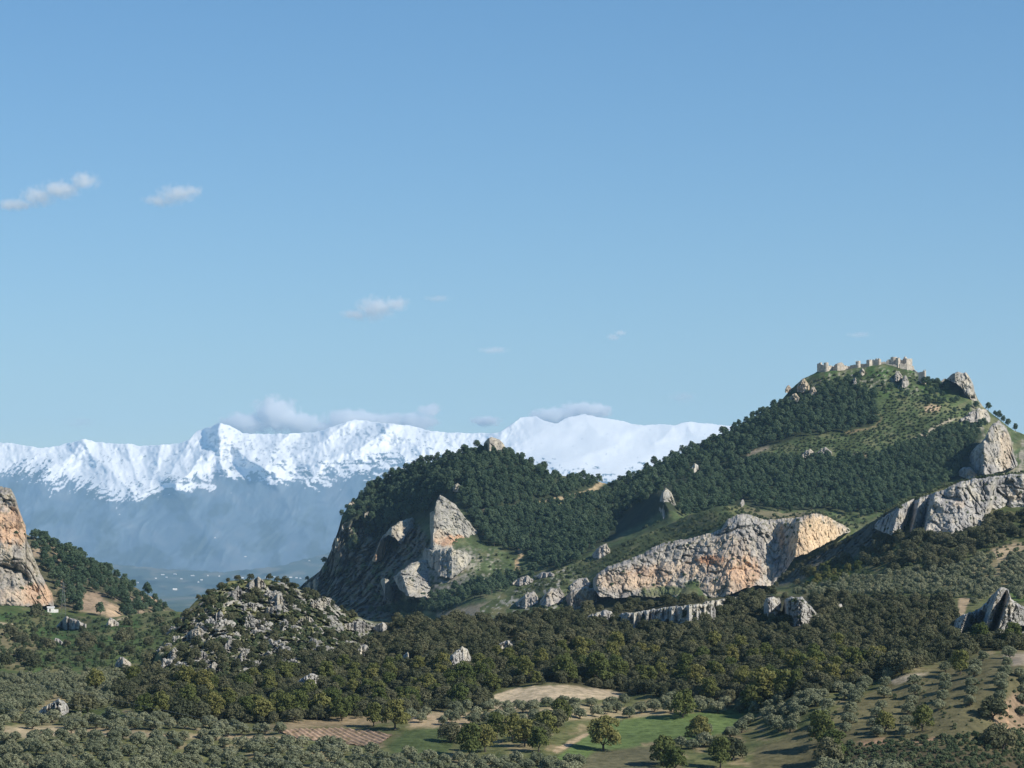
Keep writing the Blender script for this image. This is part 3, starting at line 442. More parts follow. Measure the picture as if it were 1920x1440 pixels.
# rock tower at the left edge
rock('rock_tower', 'tall limestone crag with orange scars at the left edge of the pine hill', [(-70, 905), (-20, 908), (0, 913), (20, 914), (30, 936), (38, 962), (48, 985), (50, 1012), (62, 1040), (75, 1072), (88, 1098), (98, 1112), (101, 1134)], [(-70, 1140), (0, 1138), (60, 1136), (101, 1136)],
     Y=[(-70, 1835), (0, 1805), (40, 1812), (101, 1850)], T=26, thick=70, gy=0.35, amp=(8, 3, 1.0), scl=(34, 12, 4), edge=14, stain=[(14, 985, 28, 42, O1, .95), (40, 985, 12, 40, O1, .8), (10, 950, 12, 14, ROCK, .6), (70, 1115, 40, 22, O1, .85), (25, 1120, 30, 20, O2, .6), (92, 1110, 9, 22, O1, .9)], base=(0.35, 0.325, 0.285), cat='crag')
# gorge side
rock('rock_fin', 'tall grey rock fin with a knife edge, left face in shadow', [(806, 962), (814, 957), (818, 940), (825, 927), (834, 933), (852, 945), (866, 962), (876, 975), (890, 992), (903, 998), (912, 1016), (919, 1028)], [(806, 1034), (812, 1038), (838, 1028), (879, 1030), (919, 1032)],
     Y=[(806, 2545), (813, 2470), (860, 2486), (919, 2520)], T=8, thick=60, slant=0.05, gy=0.55, amp=(4, 2.2, 1.0), scl=(22, 8, 3), edge=6, stain=[(850, 1014, 34, 12, ORANGE, .75), (825, 1005, 14, 14, BUFF, .6)], base=(0.40, 0.385, 0.34), vs=1.2, cat='crag')
rock('rock_slab', 'grey broken slab directly below the tall rock fin', [(792, 1036), (797, 1027), (815, 1033), (838, 1026), (860, 1030), (884, 1042)], [(792, 1044), (808, 1062), (826, 1080), (846, 1084), (866, 1072), (884, 1052)], host=G, off=12, lean=.8, jag=6, T=12, base=(0.38, 0.37, 0.33))
rock('rock_slab', 'big grey tilted slab at the foot of the gorge, dark on its left', [(738, 1080), (750, 1072), (773, 1054), (795, 1050), (812, 1058), (826, 1074), (838, 1088), (842, 1100)], [(738, 1084), (748, 1104), (763, 1118), (803, 1122), (830, 1114), (842, 1104)], Y=[(738, 2440), (756, 2395), (842, 2425)], T=12, thick=50, gy=0.9, slant=-0.35, amp=(4, 2, 1), scl=(22, 8, 3), base=(0.40, 0.385, 0.35), vs=1.2)
rock('rock_pinnacle', 'narrow pale pinnacle left of the tilted slab', [(714, 1088), (720, 1083), (730, 1088), (738, 1112)], [(714, 1092), (722, 1118), (730, 1128), (738, 1126)], Y=[(714, 2470), (722, 2440), (738, 2452)], T=10, thick=30, base=(0.38, 0.36, 0.32))
rock('rock_pillar', 'orange rock pillar beside the dark hollow on the gorge side', [(698, 1049), (706, 1032), (714, 1010), (719, 1002), (728, 1003)], [(698, 1053), (708, 1054), (718, 1048), (728, 1018)], Y=[(698, 2640), (704, 2600), (728, 2650)], T=8, thick=40, stain=[(712, 1034, 14, 26, O1, .9)], base=(0.45, 0.38, 0.3))
rock('rock_brow', 'grey rock brow above the dark hollow on the gorge side', [(719, 1004), (730, 991), (749, 978), (765, 972), (781, 969)], [(719, 1008), (728, 1004), (742, 1010), (752, 1020), (764, 1000), (781, 976)], Y=[(719, 2640), (735, 2600), (781, 2630)], T=8, thick=40, gy=0.5, base=(0.39, 0.37, 0.33))
for (x0, y0, x1, y1, lb) in [(640, 974, 666, 1000, 'pale crag on the steep left shoulder of the peaked hill'), (672, 986, 688, 1008, 'small pale crag right of the steep left shoulder'), (622, 1006, 641, 1040, 'narrow pale crag low on the left edge of the gorge side'), (574, 1068, 632, 1104, 'long pale slab at the left foot of the dark gorge wall'), (682, 958, 698, 972, 'small buff rock among pines on the left ridge'), (848, 906, 867, 924, 'small white rock among pines above the rock fin'), (652, 940, 668, 952, 'little pale rock near the top of the left ridge')]:
    h = y1 - y0; L = x1 - x0
    if L > 50: tp, bt = [(x0, y1 - 6), (x0 + 8, y1 - 14), (x0 + 26, y0 + 12), (x0 + 44, y0 + 2), (x1, y0 - 3)], [(x0, y1), (x0 + 18, y1), (x0 + 34, y1 - 14), (x1, y0 + 4)]
    else: tp, bt = [(x0, y1 - h * .5), (x0 + L * .25, y0 + h * .1), (x0 + L * .55, y0), (x1, y0 + h * .35)], [(x0, y1 - h * .2), (x0 + L * .4, y1), (x1, y1 - h * .4)]
    rock('rock_outcrop', lb, tp, bt, host=G, off=16, turn=1.0 if x0 < 690 else 0.4, T=12, thick=30, edge=5, amp=(2.5, 1.5, .8), scl=(12, 5, 2.5), base=(0.40, 0.37, 0.31), seed=x0)
rock('summit_rock', 'blocky grey rock crowning the peaked pine hill', [(907, 832), (914, 822), (922, 820), (936, 824), (944, 832), (949, 842)], [(907, 838), (920, 846), (940, 850), (949, 848)], Y=[(907, 2690), (917, 2660), (949, 2680)], T=10, thick=25, edge=5, base=(0.42, 0.39, 0.34))
rock('cleft_rock', 'pale rock spur standing over the dark shadowed cleft', [(1234, 952), (1240, 925), (1248, 914), (1258, 922), (1268, 948)], [(1234, 976), (1250, 988), (1268, 982)], Y=[(1234, 2430), (1244, 2384), (1268, 2402)], T=10, thick=50, edge=5, gy=0.2, base=(0.38, 0.37, 0.345))
rock('rock_outcrop', 'tiny white rock in the pines above the cleft', [(1294, 880), (1302, 868), (1310, 874)], [(1294, 886), (1302, 888), (1310, 880)], host=G, off=16, T=10, edge=4, base=(0.45, 0.44, 0.42))
# castle hill
rock('castle_crag', 'bold grey crag at the right end of the castle summit', [(1777, 708), (1784, 702), (1792, 698), (1811, 698), (1819, 708), (1826, 724), (1829, 740), (1834, 752)], [(1777, 714), (1792, 718), (1804, 728), (1812, 742), (1822, 750), (1834, 756)], Y=[(1777, 2845), (1790, 2800), (1834, 2815)], T=12, thick=40, edge=6, amp=(4, 2, 1), scl=(14, 6, 3), base=(0.38, 0.37, 0.35), cat='crag')
rock('rock_outcrop', 'whitish outcrop on the right ridge below the castle crag', [(1800, 786), (1818, 774), (1836, 764), (1850, 768), (1857, 782)], [(1800, 790), (1820, 790), (1840, 794), (1857, 790)], host=G, off=16, T=12, base=(0.42, 0.40, 0.37))
rock('ridge_cliff', 'tall buff grey cliff on the right ridge of the castle hill', [(1817, 858), (1822, 845), (1836, 832), (1848, 818), (1860, 796), (1872, 788), (1886, 800), (1896, 824), (1900, 850), (1908, 868)], [(1817, 872), (1834, 888), (1856, 890), (1880, 884), (1908, 874)], Y=[(1817, 2640), (1845, 2560), (1862, 2570), (1908, 2620)], T=16, thick=70, edge=8, gy=.4, amp=(7, 3, 1.2), scl=(24, 9, 4), stain=[(1885, 845, 14, 40, BUFF, .7)], base=(0.43, 0.41, 0.38), cat='cliff')
rock('rock_outcrop', 'low grey outcrop at the foot of the ridge cliff', [(1797, 884), (1806, 876), (1820, 876), (1832, 888)], [(1797, 892), (1812, 898), (1832, 896)], host=G, off=22, T=14, base=(0.42, 0.41, 0.38))
for (x0, y0, x1, y1, lb) in [(1494, 709, 1518, 736, 'ochre crag on the left crest below the castle'), (1516, 724, 1532, 742, 'small ochre crag right of the left crest crag'), (1472, 722, 1484, 736, 'little knob of rock on the left skyline below the castle'), (1480, 736, 1500, 756, 'ochre rock under the left crest crag'), (1503, 842, 1530, 860, 'broken white rocks in the scrub clearing, left piece'), (1532, 838, 1560, 856, 'broken white rocks in the scrub clearing, right piece'), (1676, 694, 1692, 716, 'grey rock face just below the castle keep'), (1690, 702, 1704, 728, 'tilted grey rock below the castle chapel'), (1610, 690, 1622, 704, 'upright pale rock below the square castle tower'), (1598, 706, 1608, 722, 'pale rock among bushes under the castle wall')]:
    h = y1 - y0; L = x1 - x0
    rock('rock_outcrop', lb, [(x0, y1 - h * .4), (x0 + L * .3, y0 + h * .15), (x0 + L * .6, y0), (x1, y0 + h * .5)], [(x0, y1 - h * .1), (x0 + L * .5, y1), (x1, y1 - h * .2)], host=G, off=14, T=12, edge=4, step=1.3, amp=(2.5, 1.5, .8), scl=(10, 5, 2.5), base=(0.42, 0.37, 0.30) if x0 < 1540 and y0 < 800 else (0.38, 0.36, 0.33), seed=x0)
# the long cliff
rock('long_cliff', 'long limestone cliff streaked orange above the oak wood', [(1112, 1086), (1122, 1074), (1140, 1062), (1170, 1052), (1200, 1040), (1222, 1028), (1250, 1016), (1290, 1010), (1330, 1000), (1352, 992), (1364, 974), (1382, 965), (1398, 963), (1416, 968), (1432, 974), (1450, 974), (1470, 972), (1490, 972), (1510, 966), (1530, 962), (1545, 964), (1560, 973), (1580, 984), (1594, 992)],
     [(1112, 1104), (1124, 1118), (1160, 1122), (1190, 1116), (1210, 1120), (1240, 1120), (1275, 1118), (1305, 1116), (1322, 1118), (1345, 1120), (1370, 1114), (1390, 1106), (1420, 1096), (1440, 1100), (1462, 1092), (1472, 1070), (1490, 1046), (1520, 1034), (1550, 1018), (1575, 1004), (1594, 996)],
     Y=[(1112, 2040), (1124, 1985), (1200, 1990), (1250, 1990), (1300, 1984), (1345, 1980), (1376, 1972), (1425, 1978), (1452, 1986), (1476, 1976), (1492, 1958), (1540, 1985), (1594, 2035)], T=22, thick=70, gy=0.3, slant=0.12, amp=(3.6, 2.4, 1.5), scl=(34, 12, 4.5), edge=9, step=1.35, vs=2.0, jag=4,
     stain=[(1160, 1090, 50, 22, O2, .55), (1215, 1082, 50, 22, O1, .7), (1290, 1062, 70, 24, O2, .8), (1200, 1092, 80, 16, O2, .7), (1250, 1108, 50, 10, (0.10, 0.13, 0.05), .9), (1300, 1096, 22, 8, (0.09, 0.14, 0.045), .95), (1225, 1116, 34, 5, (0.12, 0.13, 0.06), .8), (1265, 1040, 40, 20, ROCK, .7), (1390, 1075, 42, 40, O1, .85), (1350, 1100, 40, 16, O2, .8), (1370, 1030, 40, 30, O2, .5), (1332, 1050, 30, 10, (0.42, 0.22, 0.12), .8), (1466, 1010, 6, 26, O1, .9), (1535, 1000, 50, 38, (0.66, 0.50, 0.33), .95), (1500, 1025, 22, 30, (0.66, 0.50, 0.33), .9), (1395, 985, 34, 18, (0.40, 0.39, 0.37), .9)], base=(0.42, 0.395, 0.36), cat='cliff')
rock('rock_bluff', 'grey bluff left of the long cliff above the wood', [(1056, 1128), (1066, 1112), (1080, 1103), (1100, 1100), (1116, 1104), (1122, 1120)], [(1056, 1134), (1064, 1140), (1080, 1142), (1100, 1136), (1122, 1124)], Y=[(1056, 2010), (1070, 1978), (1122, 1995)], T=14, thick=40, stain=[(1092, 1130, 14, 8, O1, .8)], base=(0.36, 0.34, 0.31))
for (x0, y0, x1, y1, lb) in [(1066, 1082, 1108, 1108, 'grey ledge above the bluff at the left end of the long cliff'), (960, 1080, 1000, 1098, 'line of small white rocks on the far left of the cliff shoulder'), (1000, 1072, 1040, 1084, 'thin white ledge on the grassy cliff shoulder'), (1110, 1020, 1144, 1048, 'slanting white slab on the shoulder above the long cliff'), (1186, 1102, 1224, 1122, 'pointed boulder at the foot of the long cliff'), (968, 1108, 1010, 1140, 'jumbled grey rocks below the white ledge, left'), (1012, 1100, 1058, 1138, 'shadowy broken rocks between bluff and gorge'), (1386, 936, 1396, 950, 'thin white blade of rock on the cliff hill top')]:
    h = y1 - y0; L = x1 - x0
    rock('rock_outcrop', lb, [(x0, y1 - h * .3), (x0 + L * .2, y0 + h * .4), (x0 + L * .45, y0 + h * .1), (x0 + L * .8, y0), (x1, y0 + h * .4)], [(x0, y1 - h * .1), (x0 + L * .4, y1), (x1, y1 - h * .35)], host=H, off=7, lean=1.3, jag=6, T=10, edge=4, amp=(3.5, 1.8, .8), scl=(12, 5, 2.5), base=(0.38, 0.36, 0.33), seed=x0)
# right cliff
rock('grey_cliff', 'broad grey buttressed cliff on the right, above the shrub terraces', [(1640, 982), (1660, 966), (1690, 948), (1712, 936), (1740, 928), (1770, 918), (1800, 904), (1830, 897), (1860, 894), (1900, 889), (2250, 882)], [(1640, 990), (1664, 1002), (1690, 1010), (1720, 998), (1742, 996), (1770, 1004), (1800, 1000), (1826, 996), (1850, 986), (1858, 966), (1880, 962), (1920, 960), (2250, 956)],
     Y=[(1640, 1705), (1672, 1640), (1688, 1602), (1700, 1610), (1712, 1640), (1722, 1606), (1738, 1622), (1748, 1590), (1800, 1588), (1850, 1600), (1862, 1625), (1920, 1630), (2250, 1640)], T=16, thick=60, gy=0.25, slant=0.25, amp=(6, 2.8, 1.0), scl=(24, 9, 3.5), edge=9, step=1.35, jag=4, stain=[(1800, 945, 10, 10, O2, .5), (1905, 930, 12, 10, O2, .4)], base=(0.40, 0.39, 0.375), cat='cliff')
# plateau rocks
rock('rock_wall', 'long low wall of white rock running through the oak wood', [(1156, 1158), (1166, 1150), (1200, 1147), (1230, 1141), (1262, 1136), (1312, 1133), (1336, 1131), (1342, 1145)], [(1156, 1164), (1178, 1178), (1220, 1174), (1280, 1170), (1330, 1168), (1342, 1166)], host=J, off=14, T=6, thick=14, amp=(2.2, 1.1, .5), scl=(5.5, 2.6, 1.1), edge=5, step=1.3, base=(0.44, 0.43, 0.40), mat=M_rock_near)
rock('rock_wall', 'short white rock step right above the long low rock wall', [(1310, 1136), (1330, 1126), (1356, 1123), (1380, 1121)], [(1310, 1140), (1340, 1138), (1362, 1136), (1380, 1130)], host=J, off=10, T=6, thick=12, amp=(1.6, .8, .4), scl=(5, 2.4, 1.1), edge=4, step=1.3, base=(0.43, 0.42, 0.39), mat=M_rock_near)
rock('twin_rock', 'narrower left one of two blocky grey rocks in the oak wood', [(1431, 1136), (1436, 1122), (1450, 1119), (1462, 1121), (1465, 1134)], [(1431, 1148), (1438, 1156), (1450, 1162), (1465, 1140)], Y=[(1431, 1140), (1440, 1110), (1465, 1118)], T=6, thick=20, amp=(2.4, 1.2, .5), scl=(5, 2.4, 1.1), edge=5, step=1.2, base=(0.42, 0.41, 0.39), mat=M_rock_near)
rock('twin_rock', 'larger right one of two blocky grey rocks in the oak wood', [(1467, 1144), (1472, 1124), (1482, 1119), (1505, 1120), (1517, 1132), (1526, 1144), (1538, 1152)], [(1467, 1160), (1480, 1174), (1500, 1184), (1518, 1180), (1530, 1166), (1538, 1158)], Y=[(1467, 1130), (1478, 1096), (1500, 1090), (1538, 1104)], T=7, thick=24, amp=(2.8, 1.3, .5), scl=(5, 2.4, 1.1), edge=6, step=1.2, base=(0.43, 0.42, 0.395), mat=M_rock_near)
rock('spired_rock', 'big pale rock with a pointed spire at the right edge above the olive slope', [(1788, 1168), (1796, 1158), (1812, 1150), (1838, 1141), (1850, 1128), (1860, 1116), (1870, 1106), (1878, 1101), (1890, 1103), (1896, 1122), (1909, 1132), (1924, 1138), (2250, 1150)], [(1788, 1174), (1798, 1192), (1808, 1206), (1818, 1206), (1832, 1184), (1848, 1172), (1862, 1184), (1872, 1196), (1886, 1186), (1910, 1174), (1950, 1170), (2250, 1168)],
     Y=[(1788, 1060), (1800, 1012), (1812, 1002), (1822, 1030), (1846, 1034), (1856, 1000), (1864, 1004), (1870, 1022), (1882, 994), (1930, 1010), (2250, 1030)], slant=0.35, T=7, thick=30, amp=(3, 1.4, .5), scl=(5.5, 2.6, 1.1), edge=5, step=1.2, stain=[(1810, 1200, 8, 8, O2, .7)], base=(0.43, 0.42, 0.40), mat=M_rock_near, cat='crag')
for (x0, y0, x1, y1, lb) in [(1098, 1143, 1153, 1166, 'rounded pale rock left of the long low rock wall'), (1134, 1167, 1153, 1184, 'small white boulder just below the left end of the low rock wall'), (548, 1262, 604, 1295, 'mossy grey rock sloping up to the right in the lower oak wood'), (833, 1212, 884, 1260, 'pale craggy rock in the middle of the oak wood'), (775, 1226, 810, 1247, 'pair of pale boulders left of the craggy wood rock'), (754, 1222, 769, 1238, 'small pale rock left of the pair of boulders'), (664, 1208, 694, 1230, 'rounded grey rock low on the right flank of the knoll'), (72, 1311, 130, 1344, 'large grey boulder at the back of the near olive grove'), (1548, 1130, 1582, 1146, 'pale rock strip right of the twin rocks'), (1640, 1128, 1660, 1142, 'small white rock in the wood right of the twin rocks'), (930, 1200, 962, 1216, 'faint white stones in the central oak wood'), (700, 1166, 726, 1184, 'white rock on the saddle right of the knoll'), (1896, 1184, 1930, 1200, 'small white rock at the right edge below the spired rock')]:
    h = y1 - y0; L = x1 - x0
    rock('rock_outcrop', lb, [(x0, y1 - h * .3), (x0 + L * .15, y0 + h * .45), (x0 + L * .35, y0 + h * .25), (x0 + L * .65, y0), (x0 + L * .85, y0 + h * .1), (x1, y0 + h * .5)], [(x0, y1 - h * .15), (x0 + L * .35, y1), (x0 + L * .7, y1), (x1, y1 - h * .3)], host=J, off=5 + L * .1, T=5, thick=8, edge=5, step=1.2, amp=(1.8, 1.0, .45), scl=(4, 2, 1), base=(0.42, 0.41, 0.385), mat=M_rock_near, seed=x0)
for (x0, y0, x1, y1, lb) in [(433, 1088, 456, 1126, 'steep grey crag on the left shoulder of the knoll top'), (462, 1074, 499, 1106, 'jagged grey rock crowning the knoll'), (506, 1104, 532, 1136, 'upright grey rock right of the knoll crown'), (580, 1110, 628, 1140, 'slanting grey slab on the right shoulder of the knoll'), (379, 1190, 400, 1217, 'blocky grey rock on the left flank of the knoll'), (420, 1192, 438, 1218, 'tall pale rock in the middle of the knoll face'), (488, 1216, 512, 1239, 'pale rock low on the knoll face, right of centre'), (364, 1213, 390, 1237, 'grey rock low on the left flank of the knoll'), (314, 1205, 337, 1238, 'pale rock at the left edge of the knoll'), (326, 1238, 368, 1278, 'broken pale crag at the left foot of the knoll'), (438, 1216, 468, 1243, 'cluster of grey rock low in the middle of the knoll'), (381, 1236, 416, 1261, 'wide grey rock at the foot of the knoll'), (446, 1124, 484, 1145, 'ledge of pale rock under the knoll crown'), (495, 1128, 542, 1150, 'broad ledge of pale rock right below the knoll crown'), (628, 1158, 706, 1184, 'long strip of broken white rock on the saddle right of the knoll'), (348, 1166, 386, 1202, 'leaning grey rock high on the left flank of the knoll'), (396, 1140, 424, 1166, 'grey rock rib under the left shoulder of the knoll'), (556, 1150, 590, 1172, 'grey ledge among bushes on the right flank of the knoll')]:
    y0 = y0 + .22 * (y1 - y0); h = y1 - y0; L = x1 - x0
    rock('rock_outcrop', lb, [(x0, y1 - h * .35), (x0 + L * .2, y0 + h * .35), (x0 + L * .4, y0 + h * .2), (x0 + L * .6, y0), (x0 + L * .85, y0 + h * .25), (x1, y0 + h * .6)], [(x0, y1 - h * .1), (x0 + L * .4, y1), (x0 + L * .75, y1 - h * .05), (x1, y1 - h * .25)], host=J, off=2.5, T=4, thick=8, edge=3, step=1.1, turn=.03, lean=2.4, jag=6, amp=(2.2, 1.6, .8), scl=(4.5, 2.2, 1.0), base=(0.335, 0.325, 0.30), mat=M_rock_near, seed=x0)
for (x0, y0, x1, y1, lb) in [(106, 1156, 162, 1181, 'wide grey outcrop in the left valley below the pine hill'), (199, 1158, 223, 1176, 'pale outcrop in the left valley right of the wide grey one'), (216, 1230, 246, 1252, 'grey outcrop above the far olive rows on the left'), (98, 1196, 118, 1210, 'small buff rock amid the left valley shrubs'), (28, 1222, 44, 1234, 'small buff rock at the far left of the valley')]:
    h = y1 - y0; L = x1 - x0
    rock('rock_outcrop', lb, [(x0, y1 - h * .3), (x0 + L * .3, y0), (x0 + L * .6, y0 + h * .15), (x1, y1 - h * .4)], [(x0, y1 - h * .1), (x0 + L * .5, y1), (x1, y1 - h * .15)], host=VAL, off=8, T=6, thick=10, edge=5, step=1.3, amp=(2.2, 1.2, .6), scl=(8, 4, 2), base=(0.40, 0.38, 0.35), seed=x0)

# ------------------------------------------------------------------ labels that place a thing beside a landmark
LAND = {'the castle': (1620, 690), 'the castle crag': (1808, 722), 'the lone round tower': (1733, 706), 'the left crest crag': (1505, 724), 'the peaked summit rock': (928, 835), 'the tall rock fin': (850, 990), 'the gorge hollow': (740, 1005), 'the sandy saddle track': (1110, 920), 'the cleft rock': (1250, 942), 'the white scrub rocks': (1532, 850), 'the ridge cliff': (1865, 845), 'the grey right cliff': (1760, 960), 'the long orange cliff': (1390, 1040),
    'the left rock tower': (40, 1040), 'the white farmhouse': (96, 1147), 'the lattice pylon': (119, 1120), 'the wide valley outcrop': (134, 1168), 'the rocky knoll top': (480, 1095), 'the knoll foot': (400, 1260), 'the mossy sloping rock': (576, 1278), 'the pale wood rock': (858, 1236), 'the low white rock wall': (1250, 1155), 'the twin rocks': (1490, 1150), 'the spired rock': (1870, 1150), 'the sandy patch': (1040, 1300), 'the ploughed field': (630, 1382), 'the green meadow': (1200, 1370), 'the near boulder': (100, 1328), 'the reddish bare slope': (1880, 1340), 'the upper terraces': (1700, 1085), 'the bottom left corner': (60, 1425), 'the bottom right corner': (1860, 1425), 'the yellow field tree': (740, 1350), 'the round meadow tree': (1280, 1330), 'the olive slope path': (1700, 1272)}
_names = list(LAND); _lp = np.array([LAND[k] for k in _names], float)
_u = 'first second third fourth fifth sixth seventh eighth ninth tenth eleventh twelfth thirteenth fourteenth fifteenth sixteenth seventeenth eighteenth nineteenth'.split(); _t = 'twenty thirty forty fifty sixty seventy eighty ninety'.split(); _tt = 'twentieth thirtieth fortieth fiftieth sixtieth seventieth eightieth ninetieth'.split()
def ordinal(n):
    if n < 20: return _u[n - 1]
    return _tt[n // 10 - 2] if n % 10 == 0 else _t[n // 10 - 2] + '-' + _u[n % 10 - 1]
ORD = ['nearest'] + [ordinal(i) + ' nearest' for i in range(2, 100)]
def place_labels(adj, noun, px, py, size=None):
    q = np.c_[px, py]; d = np.hypot((q[:, None, 0] - _lp[None, :, 0]), 1.4 * (q[:, None, 1] - _lp[None, :, 1])); k = d.argmin(1); keys = {}
    for i in range(len(q)):
        dx, dy = q[i] - _lp[k[i]]; w_ = 'left of' if dx < 0 else 'right of'
        if abs(dy) > abs(dx): w_ = 'above' if dy < 0 else 'below'
        keys.setdefault((k[i], w_), []).append((d[i, k[i]], i))
    out = [None] * len(q); med = np.median(size) if size is not None else 0
    for (kk, w_), v in keys.items():
        for r, (_, i) in enumerate(sorted(v)):
            s = '' if size is None else ('broad ' if size[i] > 1.18 * med else 'small ' if size[i] < 0.85 * med else '')
            out[i] = f'{s}{adj} {noun} {w_} {_names[kk]}, {ORD[min(r, 98)]} to it'
    return out

# ------------------------------------------------------------------ trees
def crown_mesh(name, lobes, nleaf, size, mat, seed, flat=0.0):
    r = np.random.RandomState(seed); V = []; 
    wts = np.array([l[3] ** 2 for l in lobes]); wts /= wts.sum(); pick = r.choice(len(lobes), nleaf, p=wts)
    L = np.array(lobes, float)[pick]; d = r.normal(size=(nleaf, 3)); d /= np.linalg.norm(d, axis=1)[:, None]; d[:, 2] = np.where(d[:, 2] < -0.45, -d[:, 2], d[:, 2])
    rad = L[:, 3] * r.uniform(0.72, 1.06, nleaf); c = L[:, :3] + d * rad[:, None] * np.array([1, 1, 0.85])
    nrm = d + r.normal(size=(nleaf, 3)) * 0.42; nrm /= np.linalg.norm(nrm, axis=1)[:, None]
    a = np.cross(nrm, r.normal(size=(nleaf, 3))); a /= np.linalg.norm(a, axis=1)[:, None]; b = np.cross(nrm, a)
    s = size * r.uniform(0.6, 1.3, nleaf)[:, None]; e = r.uniform(0.5, 1.0, nleaf)[:, None]
    V = np.stack([c - a * s - b * s * e * .6, c + a * s * .7 - b * s * e, c + a * s + b * s * e * .7, c - a * s * .6 + b * s * e], 1)
    V = V.reshape(-1, 3); V[:, 2] = np.maximum(V[:, 2], 0.02)
    me = bpy.data.meshes.new(name); n = nleaf
    me.vertices.add(4 * n); me.vertices.foreach_set('co', V.astype(np.float32).ravel()); me.loops.add(4 * n); me.loops.foreach_set('vertex_index', np.arange(4 * n, dtype=np.int32))
    me.polygons.add(n); me.polygons.foreach_set('loop_start', np.arange(0, 4 * n, 4, dtype=np.int32)); me.update(calc_edges=True); me.materials.append(mat); return me
def trunk_mesh(name, h, r0, seed, limbs=4, spread=0.3):
    rr = random.Random(seed); bm = bmesh.new()
    def tube(p0, p1, a, b, n=6):
        p0, p1 = Vector(p0), Vector(p1); ax = (p1 - p0).normalized(); u = ax.orthogonal().normalized(); v = ax.cross(u)
        A = [bm.verts.new(p0 + (u * math.cos(t) + v * math.sin(t)) * a) for t in [2 * math.pi * i / n for i in range(n)]]; B = [bm.verts.new(p1 + (u * math.cos(t) + v * math.sin(t)) * b) for t in [2 * math.pi * i / n for i in range(n)]]
        for i in range(n): bm.faces.new((A[i], A[(i + 1) % n], B[(i + 1) % n], B[i]))
        bm.faces.new(B); bm.faces.new(A[::-1])
    x, y = rr.uniform(-.04, .04), rr.uniform(-.04, .04); tube((0, 0, -0.12), (x, y, h * .5), r0 * 1.25, r0 * .85)
    for i in range(limbs):
        t = 2 * math.pi * i / limbs + rr.uniform(-.4, .4); tube((x, y, h * .47), (x + spread * math.cos(t), y + spread * math.sin(t), h * rr.uniform(.9, 1.3)), r0 * .6, r0 * .2, 5)
    me = bpy.data.meshes.new(name); bm.to_mesh(me); bm.free(); me.materials.append(M_bark); return me
def lobes_dome(seed, n, h0, h1, rmax, lr):   # lobes spread through a dome-shaped crown of width 1
    r = random.Random(seed); out = [(0, 0, (h0 + h1) / 2, rmax * .62)]
    for i in range(n):
        t = (i + .5) / n; z = h0 + (h1 - h0) * t; w_ = math.sqrt(max(0.05, 1 - (max(0, t - .3) / .75) ** 2)) * rmax; a = i * 2.4 + r.uniform(-.5, .5); q = r.uniform(.45, .85) * w_
        out.append((q * math.cos(a), q * math.sin(a), z + r.uniform(-.04, .04), lr * r.uniform(.7, 1.25)))
    return out
KINDS = {}
def kind(k, n, mk_lobes, nleaf, size, mat, th, tr, limbs=4, spread=.25):
    KINDS[k] = [(crown_mesh('crown', mk_lobes(s), nleaf, size, mat, 100 + s * 7 + len(k)), trunk_mesh('trunk', th, tr, s, limbs, spread)) for s in range(n)]
kind('olive', 4, lambda s: lobes_dome(s + 3, 15, .26, .78, .45, .20), 2100, .036, M_olive, .36, .045)
kind('pine', 4, lambda s: lobes_dome(s + 13, 16, .42, 1.16, .44, .20), 1500, .042, M_pine, .8, .035)
kind('oak', 4, lambda s: lobes_dome(s + 23, 15, .18, .72, .46, .20), 1800, .036, M_oak, .35, .04)
kind('broad', 4, lambda s: lobes_dome(s + 33, 20, .24, .98, .44, .17), 2400, .032, M_broad, .45, .035)
kind('shrub', 3, lambda s: lobes_dome(s + 43, 11, .12, .5, .44, .17), 600, .052, M_shrub, .2, .03)
rng = np.random.RandomState(5)
PROTO = {}
def plant(k, name, loc, width, label, cat, group, idx=None, sz=1.0):
    i = rng.randint(len(KINDS[k])) if idx is None else idx; cm, tm = KINDS[k][i]
    root = empty(name, (loc[0], loc[1], loc[2] - .04 * width), rng.uniform(0, 6.28)); root.scale = (width, width * rng.uniform(.9, 1.1), width * sz)
    for nm, me in (('crown', cm), ('trunk', tm)):
        o = bpy.data.objects.new(nm, me); C.objects.link(o); o.parent = root
        if nm == 'crown': PROTO.setdefault((k, i), o)
    tag(root, label, cat, group); return root
